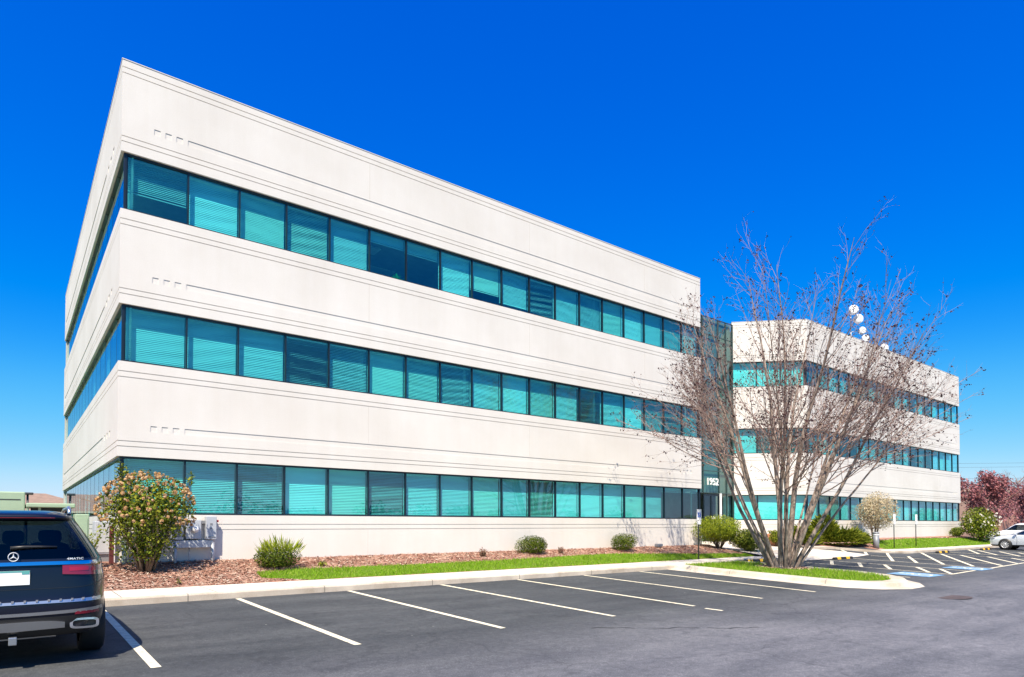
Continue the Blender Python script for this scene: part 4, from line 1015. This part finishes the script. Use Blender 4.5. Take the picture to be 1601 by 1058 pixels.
b = MB(); b.lathe([(.0,1.12),(.07,1.12),(.07,1.2),(.0,1.22)], 12, 0, Matrix.Translation((2.32,19.3,0))); b.build('cap', M['pipe_green'], pp)
dsn = thing('downspout', 'dark red brown downspout at the corner of the building', 'downspout', (2.05,19.42,.45))
b = MB(); b.box(2.0, 2.10, 19.36, 19.46, .42, 1.60); b.build('pipe', M['brownmetal'], dsn); b = MB(); b.box(1.99, 2.11, 19.35, 19.47, 1.0, 1.05); b.box(1.99, 2.11, 19.24, 19.47, .42, .50); b.build('strap', M['brownmetal'], dsn)
cb = thing('utility_cabinet', 'tall light grey utility cabinet at the building corner left of the downspout', 'electric cabinet', (1.9,20.3,.5))
b = MB(); b.bbox(1.74, 2.12, 20.1, 20.7, .85, 1.72, .015); b.build('case', M['grey_steel'], cb)
b = MB(); b.box(1.77, 2.09, 20.085, 20.1, .9, 1.66); b.build('door', M['conduit'], cb)
b = MB(); b.box(1.80, 2.08, 20.15, 20.6, .45, .85); b.build('plinth', M['grey_dark'], cb)
tb_ = thing('wall_box', 'small pale grey box on the side wall above the utility cabinet', 'electric cabinet', (2.05,21.6,1.5)); b = MB(); b.bbox(1.95, 2.13, 21.4, 21.8, 1.35, 1.92, .01); b.build('case', M['conduit'], tb_); b = MB(); b.box(1.98, 2.10, 21.39, 21.4, 1.4, 1.87); b.build('door', M['grey_steel'], tb_)
sl_ = thing('garden_light', 'small dark spotlight on the mulch near the entrance', 'light', (23.3,19.15,.6))
b = MB(); b.bbox(23.12, 23.48, 19.05, 19.25, .62, .76, .02); b.build('housing', M['grey_dark'], sl_); b = MB(); b.tube([(23.3,19.15,.5),(23.3,19.15,.63)], .03, 8); b.build('spike', M['grey_dark'], sl_)
# green equipment behind the dark car
gc = thing('transformer_cabinet', 'tall light green transformer cabinet at the left edge', 'electric cabinet', (-1.0,22,.5), 0, 'green electric cabinets beside the building')
b = MB(); b.bbox(-2.6, .30, 22.0, 23.6, .5, 2.52, .03); b.build('case', M['cabinet'], gc)
b = MB(); b.box(-.72, -.70, 21.985, 22.0, .7, 2.4); b.box(-2.4, .2, 21.99, 22.0, 2.30, 2.32); b.build('door_seam', M['louvre'], gc); b = MB(); b.box(-.62,-.58,21.95,22.0,1.9,2.06); b.build('handle', M['louvre'], gc)
gc = thing('generator_enclosure', 'low light green enclosure with overhanging flat lid and dark vent', 'electric cabinet', (.8,22,.5), 0, 'green electric cabinets beside the building')
b = MB(); b.bbox(.36, 1.35, 22.05, 23.6, .5, 1.95, .02); b.build('case', M['cabinet'], gc)
b = MB(); b.box(.45, 1.27, 22.09, 23.5, 1.95, 2.10); b.build('vent', M['louvre'], gc)
b = MB(); b.bbox(.32, 1.43, 21.9, 23.7, 2.10, 2.22, .025); b.build('lid', M['cabinet'], gc)
for x in (.36, .62, 1.32):
    b = MB(); b.box(x-.03, x+.03, 22.0, 22.06, 1.94, 2.11); b.build('lid_bracket', M['cabinet'], gc)
gc = thing('junction_cabinet', 'short light green cabinet just right of the dark car roof', 'electric cabinet', (1.5,21.2,.5), 0, 'green electric cabinets beside the building')
b = MB(); b.bbox(1.38, 1.70, 21.1, 21.9, .5, 1.92, .02); b.build('case', M['cabinet'], gc); b = MB(); b.box(1.42, 1.66, 21.085, 21.1, .6, 1.8); b.build('door', M['cabinet'], gc)
lp = thing('light_pole', 'dark parking light pole far behind the green cabinets', 'street light', (1.0,60,.4))
b = MB(); b.tube([(.96,60,.4),(.96,60,3.9)], .07, 8); b.build('pole', M['wire'], lp); b = MB(); b.bbox(.62, 1.30, 59.7, 60.3, 3.86, 4.02, .04); b.build('lamp_head', M['wire'], lp)
# accessible parking signs
def make_sign(x, y, z, label, zt=2.28):
    t = thing('parking_sign', label, 'sign', (x,y,z), 0, 'parking signs on posts')
    b = MB(); b.tube([(x,y,z-.1),(x,y,zt)], .028, 8); b.build('post', M['signpost'], t)
    b = MB(); b.bbox(x-.155, x+.155, y-.045, y-.03, zt-.46, zt, .004); s = b.build('plate', M['sign_white'], t)
    b = MB(); b.box(x-.10, x+.10, y-.052, y-.046, zt-.34, zt-.13, 0); wheelchair(b, x-.02, zt-.235, .19, 1, lambda u, v: (u, y-.055, v), 1)
    b.build('symbol', [M['sign_blue'], M['sign_white']], s)
    b = MB(); b.bbox(x-.13, x+.13, y-.042, y-.03, zt-.64, zt-.48, .003); b.build('plate', M['sign_white'], t)
    return t
sg = make_sign(23.1, 16.85, .17, 'accessible parking sign with blue wheelchair symbol left of the bare tree')
for (x, y, z, lab) in [(42.9,17.0,.18,'plain white parking sign on a thin post in front of the pale round-headed tree'), (46.2,17.0,.18,'plain white parking sign on a thin post on the lawn, nearest the silver sedan')]:
    c = copy_tree(sg); c.location = (x, y, z); c['label'] = lab
    for ch in list(c.children):
        for g_ in list(ch.children): bpy.data.objects.remove(g_)
# bollard light
bo = thing('bollard_light', 'grey cylindrical bollard light with a white band by the junipers', 'bollard', (41.0,17.25,.22))
b = MB(); b.lathe([(.0,.15),(.17,.15),(.17,.98),(.0,.98)], 20, 0, Matrix.Translation((41.0,17.25,0))); b.build('post', M['grey_dark'], bo)
b = MB(); b.lathe([(.0,.98),(.165,.98),(.165,1.08),(.0,1.08)], 20, 0, Matrix.Translation((41.0,17.25,0))); b.build('lens', M['white'], bo)
b = MB(); b.lathe([(.0,1.08),(.175,1.08),(.175,1.14),(.12,1.19),(.0,1.2)], 20, 0, Matrix.Translation((41.0,17.25,0))); b.build('cap', M['grey_dark'], bo)
# rubber wheel stops
def stop(label):
    t = thing('wheel_stop', label, 'wheel stop', (0,0,0), 0, 'black and yellow rubber wheel stops')
    prof = [(-.075,0),(-.055,.09),(-.03,.105),(.03,.105),(.055,.09),(.075,0)]
    def pr(b, x0, x1, s=1.0):
        for (a, za), (c, zc) in zip(prof, prof[1:]): b.face([(x0,a*s,za*s),(x1,a*s,za*s),(x1,c*s,zc*s),(x0,c*s,zc*s)])
        b.face([(x0,a*s,z*s) for a, z in prof]); b.face([(x1,a*s,z*s) for a, z in prof][::-1])
    b = MB(); pr(b, -.9, .9); b.build('body', M['rubber'], t, local=True)
    for x in (-.52, .36):
        b = MB(); pr(b, x-.13, x+.21, 1.03); b.build('yellow_band', M['yellow'], t, local=True)
    return t
s0 = stop('black and yellow wheel stop left of the bare tree foot, by the sidewalk'); s0.location = (25.15, 15.45, lot(25.15,15.45)+.002)
for (x, y, lab) in [(31.4,14.72,'black and yellow wheel stop in front of the pale concrete ramp'), (43.2,14.5,'black and yellow wheel stop at the kerb below the lawn'), (50.6,14.5,'black and yellow wheel stop under the nose of the silver sedan')]:
    c = copy_tree(s0); c.location = (x, y, lot(x, y)+.002); c['label'] = lab
pn = thing('planter', 'terracotta coloured square planter seen between the bare tree stems', 'planter', (33.3,19.4,.45))
b = MB(); b.bbox(32.95, 33.65, 19.05, 19.75, .45, 1.12, .03); b.build('pot', M['terracotta'], pn); b = MB(); leafy(b, (33.3,19.4,1.2), (.3,.3,.15), 200, .1, random.Random(2), .2); b.build('foliage', M['l_jun'], pn)

# ------------------------------------------------------------------ background buildings, wires
nb = thing('neighbour_building', 'low building with brown hipped roof far behind the green cabinets', 'building', (-15,88,.4))
b = MB(); b.box(-40, 8.3, 86, 102, .4, 3.2); b.build('wall', M['brick2'], nb)
b = MB(); e = .8; b.add([(-40-e,86-e,3.1),(8.3+e,86-e,3.1),(8.3+e,102+e,3.1),(-40-e,102+e,3.1),(-32,94,5.3),(3.2,94,5.3)], [(0,1,5,4),(1,2,5),(2,3,4,5),(3,0,4)]); b.build('roof', M['rooftile'], nb)
b = MB(); b.box(-40-e,8.3+e,86-e-.05,86-e,2.9,3.1); b.build('fascia', M['cream'], nb)
for i in range(9):
    b = MB(); x = -37+i*5; b.box(x, x+2.2, 85.95, 86.0, 1.4, 2.9); b.build('window', M['louvre'], nb)
tbld = thing('tan_brick_building', 'tan brick building with dark ribbon window, mirrored in the corner glass', 'building', (-30,48,.4))
b = MB(); b.box(-70, -14, 40, 70, .4, 3.2); b.box(-70, -14, 40, 70, 4.6, 5.6); b.build('wall', M['brick2'], tbld)
b = MB(); b.box(-69.9, -14.1, 40.1, 69.9, 3.2, 4.6); b.build('window', M['carglass_blue'], tbld); b = MB(); b.box(-70.2,-13.8,39.8,70.2,5.6,6.1); b.build('fascia', M['cream'], tbld)
bb = thing('brick_building', 'long low red brick building at the far right edge', 'building', (110,28,0))
b = MB(); b.box(90, 140, 25, 60, 0, 5.6); b.build('wall', M['brick'], bb); b = MB(); b.box(89.85, 140, 24.85, 60, 5.6, 5.9); b.build('coping', M['cream'], bb)
b = MB(); b.box(100, 103, 24.94, 25, 0, 2.4); b.build('door', M['grey_dark'], bb)
chm = thing('roof_stack', 'small dark roof stack rising above the red leaved tree', 'chimney', (86,27,5)); b = MB(); b.box(85.4,86.6,30,31.2,4,7.4); b.build('shaft', M['grey_dark'], chm); b = MB(); b.box(85.3,86.7,29.9,31.3,7.4,7.6); b.build('cap', M['grey_dark'], chm)
for z in (8.3, 8.9, 10.6, 11.2):
    b = MB(); pts = []
    p0 = Vector((60,80,0)); p1 = Vector((150,5,0))
    for i in range(25):
        u = i/24; v = p0.lerp(p1, u); pts.append((v.x, v.y, z+2.2*(2*u-1)**2*.35-.35))
    b.tube(pts, .014, 4); tag(b.build('power_line', M['wire']), 'thin overhead power line crossing the sky beyond the far wing', 'power line', 'overhead power lines at right')

# ------------------------------------------------------------------ cars
def shell(rings, cls, n=72):
    """stack of rounded plan outlines. ring = (z, half width, y rear, y front, exponent rear, exponent front); cls(k, u, v) -> key"""
    P_ = []
    for (z, hw, yr, yf, er, ef) in rings:
        cy_ = (yr+yf)/2; hl = (yf-yr)/2; ring = []
        for j in range(n):
            a = 2*math.pi*(j+.5)/n; c, s = math.cos(a), math.sin(a); e = ef if s > 0 else er
            x = hw*math.copysign(abs(c)**(2/e), c); y = cy_+hl*math.copysign(abs(s)**(2/e), s); ring.append(Vector((x, y, z)))
        P_.append(ring)
    out = {}
    for k in range(len(P_)-1):
        for j in range(n):
            q = [P_[k][j], P_[k][(j+1) % n], P_[k+1][(j+1) % n], P_[k+1][j]]
            c = sum(q, Vector())/4; key = cls(k, c)
            out.setdefault(key, {'v': [], 'f': [], 'map': {}})
            d = out[key]; idx = []
            for (kk, jj) in ((k, j), (k, (j+1) % n), (k+1, (j+1) % n), (k+1, j)):
                if (kk, jj) not in d['map']: d['map'][(kk, jj)] = len(d['v']); d['v'].append(P_[kk][jj])
                idx.append(d['map'][(kk, jj)])
            d['f'].append(tuple(idx))
    top = out.setdefault(cls(len(P_)-1, sum(P_[-1], Vector())/n), {'v': [], 'f': [], 'map': {}})
    i0 = len(top['v']); top['v'] += P_[-1]; top['f'].append(tuple(range(i0, i0+n)))
    return out
def put(d, name, mat, parent):
    b = MB(); b.add(d['v'], d['f'], 0, True); return b.build(name, mat, parent, local=True)
def wheel(parent, x, y, rad, wd, side, spokes=10, rimr=.70):
    T = Matrix.Translation((x, y, rad)) @ Matrix.Rotation(R(90)*side, 4, 'Y')
    b = MB(); b.lathe([(rad*rimr,-wd/2),(rad*.93,-wd/2),(rad,-wd/2+.03),(rad,wd/2-.03),(rad*.93,wd/2),(rad*rimr,wd/2)], 36, 0, T); w_ = b.build('wheel', M['rubber'], parent, local=True)
    b = MB(); b.lathe([(rad*rimr,wd/2),(rad*rimr*.96,wd/2-.02),(rad*rimr*.90,wd/2-.03)], 36, 0, T); b.lathe([(.0,wd/2-.015),(rad*.17,wd/2-.015),(rad*.2,wd/2-.04)], 16, 0, T)
    for i in range(spokes):
        a = 2*math.pi*i/spokes; Q_ = T @ Matrix.Rotation(a, 4, 'Z'); b.box(rad*.14, rad*rimr*.94, -.028, .028, wd/2-.05, wd/2-.022, 0, Q_)
    b.build('rim', M['rim'], w_, local=True)
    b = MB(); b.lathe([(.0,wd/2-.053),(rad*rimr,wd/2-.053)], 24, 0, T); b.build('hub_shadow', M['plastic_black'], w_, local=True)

# --- the dark SUV, seen from behind
suv = thing('parked_suv', 'dark navy SUV parked nose to the kerb, seen from behind at left', 'car', (.03, 9.42, lot(0, 10)))
suv.scale = (1, 1, 1.03)
RG = [(.34,.88,.16,5.05,7,5),(.42,.935,.06,5.12,7,5),(.52,.965,.03,5.15,7,5),(.62,.975,.02,5.16,7,5),(.72,.978,.0,5.17,7,5),(.76,.978,.015,5.17,7,5),(.82,.978,.035,5.17,7,5),(.92,.98,.045,5.16,7,5),(1.02,.978,.055,5.12,6.5,5),(1.10,.965,.065,5.0,6.5,5),(1.15,.95,.075,4.6,6.5,6),(1.18,.942,.08,3.95,6.5,6),
      (1.24,.925,.10,3.80,6.2,6),(1.36,.86,.165,3.55,6,6),(1.50,.775,.25,3.25,5.6,6),(1.62,.70,.325,3.0,5.2,6),(1.69,.655,.37,2.86,5,6),(1.715,.64,.30,2.80,5,6),(1.745,.615,.30,2.72,4.8,6),(1.775,.58,.42,2.62,4.4,6),(1.80,.51,.62,2.45,4,5),(1.815,.40,.95,2.2,3.5,4)]
def suvc(k, c):
    if k < 2: return 'lower'
    if 12 <= k <= 15:
        hw = [.925,.86,.775,.70,.655][k-12]
        if c.y < .60: return 'rear' if abs(c.x) < hw-.085 else 'body'
        if abs(c.x) > hw*.9 and .75 < c.y < 2.9: return 'side' if not (1.5 < c.y < 1.62) else 'pillar'
        if c.y > 2.6: return 'front' if abs(c.x) < hw*.93 else 'body'
    return 'body'
sh_ = shell(RG, suvc, 128)
put(sh_['body'], 'body', M['navy'], suv); put(sh_['lower'], 'lower_cladding', M['plastic_black'], suv)
put(sh_['rear'], 'rear_window', M['carglass'], suv); put(sh_['side'], 'side_window', M['carglass'], suv); put(sh_['front'], 'windscreen', M['carglass'], suv)
if 'pillar' in sh_: put(sh_['pillar'], 'pillar', M['plastic_black'], suv)
def rear_y(z, x):
    for (a, b_) in zip(RG, RG[1:]):
        if a[0] <= z <= b_[0]:
            u = (z-a[0])/(b_[0]-a[0]); hw = a[1]+(b_[1]-a[1])*u; yr = a[2]+(b_[2]-a[2])*u; yf = a[3]+(b_[3]-a[3])*u; e = a[4]
            hl = (yf-yr)/2; return (yr+yf)/2-hl*max(0, 1-min(1, abs(x)/hw)**e)**(1/e)
    return .1
def patch(b, x0, x1, zlo, zhi, off, n=14, m=3, mi=0):
    """a raised strip that follows the tail; zlo/zhi functions of x"""
    rows = []
    for j in range(m+1):
        row = []
        for i in range(n+1):
            x = x0+(x1-x0)*i/n; z = zlo(x)+(zhi(x)-zlo(x))*j/m; row.append(Vector((x, rear_y(z, x)-off, z)))
        rows.append(row)
    vs = [v for r_ in rows for v in r_]; k = n+1
    b.add(vs, [(j*k+i, j*k+i+1, (j+1)*k+i+1, (j+1)*k+i) for j in range(m) for i in range(n)], mi, True)
    ed = [rows[0][i] for i in range(n+1)]; eu = [rows[m][i] for i in range(n+1)]
    for L_ in (ed, eu):
        for i in range(n): b.face([L_[i], L_[i+1], L_[i+1]+Vector((0,off,0)), L_[i]+Vector((0,off,0))], mi)
    for i in (0, n):
        for j in range(m): b.face([rows[j][i], rows[j+1][i], rows[j+1][i]+Vector((0,off,0)), rows[j][i]+Vector((0,off,0))], mi)
c_ = lambda v: (lambda x: v)
b = MB(); patch(b, -.84, .84, c_(1.172), c_(1.212), .022, 30, 2); b.build('chrome_strip', M['chrome'], suv, local=True)
for sg_ in (-1, 1):
    b = MB(); patch(b, .47*sg_, .957*sg_, lambda x: 1.062-.03*(abs(x)-.47)/.47, lambda x: 1.162+.02*(abs(x)-.47)/.47, .016, 24, 4); l_ = b.build('tail_light', M['lamp'], suv, local=True)
    b = MB(); patch(b, .54*sg_, .74*sg_, c_(1.095), c_(1.14), .020, 10, 2); patch(b, .78*sg_, .90*sg_, c_(1.085), c_(1.15), .020, 8, 2); b.build('lamp_cluster', M['lamp_in'], l_, local=True)
    b = MB(); patch(b, .60*sg_, .86*sg_, c_(.585), c_(.62), .012, 8, 1); b.build('reflector', M['lamp'], suv, local=True)
    # exhaust trim
    b = MB(); y_ = rear_y(.47, .68)-.03
    def rr(w_, h_, y): 
        out = []
        for k in range(24):
            a = 2*math.pi*k/24; c, s = math.cos(a), math.sin(a); out.append(Vector((sg_*.70+w_*math.copysign(abs(c)**.5, c), y, .475+h_*math.copysign(abs(s)**.5, s))))
        return out
    R0, R1, R2 = rr(.15,.062,y_+.06), rr(.15,.062,y_-.01), rr(.12,.038,y_-.012); R3 = rr(.115,.034,y_+.05)
    for A_, B_ in ((R0,R1),(R1,R2),(R2,R3)):
        for k in range(24): b.face([A_[k], A_[(k+1)%24], B_[(k+1)%24], B_[k]], 0, True)
    e_ = b.build('exhaust_trim', M['chrome'], suv, local=True)
    b = MB(); b.face(R3); b.build('pipe_mouth', M['plastic_black'], e_, local=True)
    # roof rail
    b = MB(); b.tube([(sg_*.56,.62,1.765),(sg_*.565,.70,1.84),(sg_*.58,1.0,1.858),(sg_*.59,2.2,1.85),(sg_*.58,2.5,1.79)], .022, 8); b.build('roof_rail', M['alu'], suv, local=True)
b = MB(); patch(b, -.88, .88, lambda x: .735, lambda x: .765+.012*(abs(x)/.88)**3, .014, 30, 1)
for i in range(15):
    x = -.8+i*.114; y = rear_y(.75, x)-.016; b.box(x-.012, x+.012, y-.006, y+.01, .755, .782, 1)
b.build('bumper_step', [M['alu'], M['chrome']], suv, local=True)
b = MB(); patch(b, -.90, .90, lambda x: .60+.02*(abs(x)/.9)**2, lambda x: .635+.025*(abs(x)/.9)**2, .012, 30, 1); b.build('chrome_strip', M['alu'], suv, local=True)
b = MB(); patch(b, -.95, .95, lambda x: .36, lambda x: .575, .006, 36, 3); b.build('diffuser', M['plastic_black'], suv, local=True)
b = MB(); patch(b, -.50, .50, lambda x: .43+.02*abs(x), lambda x: .535-.03*(abs(x)/.5)**4, .026, 24, 2); b.build('skid_plate', M['alu'], suv, local=True)
b = MB(); b.tube([(-.42,.2,.34),(.42,.2,.34)], .022, 10); b.build('tow_bar', M['alu'], suv, local=True); b = MB(); b.bbox(-.035,.045,.0,.2,.285,.375,.008); b.build('tow_hitch', M['alu'], suv, local=True)
y_ = rear_y(1.03, .0)-.012
b = MB(); b.box(-.155,.155,y_-.006,y_+.01,.955,1.115); pl_ = b.build('number_plate', M['plate'], suv, local=True)
b = MB(); b.box(.08,.15,y_-.009,y_-.006,1.075,1.11); b.box(-.15,.155,y_-.008,y_-.006,1.098,1.115); b.build('plate_sticker', M['plate_edge'], pl_, local=True)
b = MB(); patch(b, .30, .92, lambda x: .90+.06*max(0,(abs(x)-.6)/.3)**2, lambda x: .905+.06*max(0,(abs(x)-.6)/.3)**2, .003, 24, 1); patch(b, -.92, .30, c_(.90), c_(.904), .003, 24, 1); b.build('tailgate_seam', M['plastic_black'], suv, local=True)
# star emblem in a ring
b = MB(); ey = rear_y(1.275, 0)-.045; T = Matrix.Translation((0, ey, 1.272)) @ Matrix.Rotation(R(90), 4, 'X')
for j in range(28):
    a0, a1 = 2*math.pi*j/28, 2*math.pi*(j+1)/28; pr = [(.043,-.004),(.048,.005),(.053,-.004)]
    for (r0,z0),(r1,z1) in zip(pr, pr[1:]): b.face([T @ Vector((r_*math.cos(a), r_*math.sin(a), z_)) for (r_, z_, a) in ((r0,z0,a0),(r0,z0,a1),(r1,z1,a1),(r1,z1,a0))], 0, True)
for k in range(3):
    a = R(90+120*k); tip = Vector((.046*math.cos(a), .046*math.sin(a), .002))
    for s_ in (-1, 1):
        d_ = a+s_*R(60); b.face([T @ v for v in (tip, Vector((.009*math.cos(d_), .009*math.sin(d_), .002)), Vector((0,0,.010)))])
b.build('emblem', M['badge'], suv, local=True)
me = text_mesh('4MATIC', .036, .004); b = MB(); T = Matrix.Translation((.60, rear_y(1.235,.62)-.012, 1.235)) @ Matrix.Rotation(R(6), 4, 'Z') @ Matrix.Rotation(R(82), 4, 'X')
b.add([T @ Vector((v.co.x*1.25, v.co.y, v.co.z)) for v in me.vertices], [tuple(p.vertices) for p in me.polygons]); b.build('badge_lettering', M['badge'], suv, local=True)
b = MB(); wy = lambda z, x: rear_y(z, x)-.02
b.tube([(-.03,wy(1.365,0),1.37),(.10,wy(1.378,.1),1.38),(.26,wy(1.38,.26),1.381),(.42,wy(1.378,.42),1.378)], [.022,.019,.013,.009], 8); b.build('rear_wiper', M['plastic_black'], suv, local=True)
b = MB(); patch(b, -.40, .40, c_(1.716), c_(1.722), .01, 16, 1); b.build('brake_light', M['lamp'], suv, local=True)
for sg_ in (-1, 1):
    for y in (1.05, 4.12): wheel(suv, sg_*.845, y, .385, .275, sg_)
for (x, y) in ((-.42,1.7),(.42,1.7),(-.42,2.7),(.42,2.7),(0,1.7)):
    b = MB(); b.bbox(x-.22,x+.22,y-.08,y+.08,.75,1.38,.06); b.bbox(x-.12,x+.12,y-.05,y+.05,1.38,1.56,.05); b.bbox(x-.22,x+.22,y,y+.5,.7,.85,.05); b.build('seat', M['seat'], suv, local=True)
b = MB(); b.box(-.85,.85,.4,4.6,.62,.68); b.build('cabin_floor', M['plastic_black'], suv, local=True)

# --- small cars at the right edge
def small_car(name, label, cat, loc, rz, RGs, first_glass, paint, hws, gy, wy_, wr, wdt=.21, spokes=10):
    t = thing(name, label, cat, loc, rz)
    k0, k1 = first_glass
    def cl(k, c):
        if k < 1: return 'lower'
        if k0 <= k < k1:
            hw = hws(c.z)
            if abs(c.x) > hw*.90 and gy[0] < c.y < gy[1]: return 'pillar' if any(abs(c.y-p_) < .05 for p_ in gy[2]) else ('side' if c.x < 0 else 'side2')+('' if c.y < gy[2][-1] else 'f')
            if c.y >= gy[1] and abs(c.x) < hw*.92: return 'front'
            if c.y <= gy[0] and abs(c.x) < hw*.90: return 'rear'
        return 'body'
    s = shell(RGs, cl, 112)
    nm = {'body': ('body', paint), 'lower': ('lower_cladding', M['plastic_black']), 'side': ('side_window', M['carglass_blue']), 'side2': ('side_window', M['carglass_blue']), 'sidef': ('side_window', M['carglass_blue']), 'side2f': ('side_window', M['carglass_blue']), 'pillar': ('pillar', M['plastic_black']), 'front': ('windscreen', M['carglass_blue']), 'rear': ('rear_window', M['carglass_blue'])}
    for k, (n_, m_) in nm.items():
        if k in s: put(s[k], n_, m_, t)
    b = MB(); b.box(-.7,.7,.5,RGs[0][3]-.9,.5,.55); b.bbox(-.6,.6,1.2,1.4,.5,1.1,.05); b.bbox(-.6,.6,2.2,2.35,.5,1.1,.05); b.build('seat', M['seat'], t, local=True)
    hwm = max(q[1] for q in RGs)
    for y in wy_:
        for sg_ in (-1, 1):
            b = MB(); T = Matrix.Translation((0, y, wr)) @ Matrix.Rotation(R(90)*sg_, 4, 'Y'); b.lathe([(.0,hwm+.002),(wr+.055,hwm+.002),(wr+.055,hwm-.14)], 32, 0, T); b.build('wheel_arch', M['plastic_black'], t, local=True)
            wheel(t, sg_*(hwm-wdt/2+.06), y, wr, wdt, sg_, spokes)
    return t
SD = [(.20,.80,.1,4.50,6,4.5),(.30,.87,.03,4.58,6,4.5),(.45,.89,.0,4.62,6,4.5),(.60,.90,.0,4.62,6,4.5),(.72,.895,.02,4.55,6,4.5),(.80,.885,.04,4.35,6,4.5),(.86,.875,.06,4.0,6,5),(.92,.86,.10,3.65,6,6),(.96,.84,.20,3.45,6,6),(1.05,.79,.40,3.2,6,6),(1.20,.71,.75,2.85,6,6),(1.33,.62,1.05,2.55,5,5),(1.39,.57,1.25,2.4,5,5),(1.43,.48,1.5,2.2,4,4)]
sed = small_car('sedan', 'silver white sedan with multi-spoke wheels parked nose in at the right edge', 'car', (52.95, 10.2, 0), 0, SD, (8,11), M['silver'], lambda z: .86-(z-.92)*.585, (.55,3.05,(1.75,)), (.95,3.62), .325)
b = MB()
for sg_ in (-1, 1): b.bbox(sg_*.60-.17, sg_*.60+.17, 4.18, 4.50, .66, .76, .03)
b.build('headlight', M['headlamp'], sed, local=True)
b = MB(); b.bbox(-1.02,-.86,2.98,3.12,.95,1.07,.03); b.bbox(.86,1.02,2.98,3.12,.95,1.07,.03); b.build('wing_mirror', M['silver'], sed, local=True)
b = MB(); b.box(-.905,-.893,2.0,2.16,.80,.825); b.build('door_handle', M['silver'], sed, local=True)
b = MB(); b.box(-.9025,-.895,2.98,2.99,.35,.9); b.box(-.9025,-.895,1.90,1.91,.35,.9); b.build('door_seam', M['plastic_black'], sed, local=True)
SU = [(.25,.85,.1,4.75,6,5),(.40,.93,.02,4.85,6,5),(.60,.95,.0,4.88,6,5),(.85,.95,.0,4.86,6,5),(1.0,.945,.02,4.75,6,5),(1.06,.935,.04,4.2,6,5),(1.10,.92,.06,3.75,6,6),(1.16,.90,.10,3.6,6,6),(1.40,.82,.25,3.2,6,6),(1.62,.74,.42,2.85,5,5),(1.70,.69,.5,2.7,5,5),(1.75,.55,.7,2.4,4,4)]
s2 = small_car('suv_car', 'white SUV behind the silver sedan at the right edge', 'car', (67.0, 14.2, 0), 0, SU, (7,9), M['carwhite'], lambda z: .90-(z-1.16)*.35, (.5,3.15,(1.2,2.15)), (.95,3.85), .36)
b = MB(); b.bbox(-.8,.8,4.80,4.93,.72,.92,.03); b.build('grille', M['plastic_black'], s2, local=True)
b = MB()
for sg_ in (-1, 1): b.bbox(sg_*.72-.16, sg_*.72+.16, 4.45, 4.80, .88, 1.0, .03)
b.build('headlight', M['headlamp'], s2, local=True)
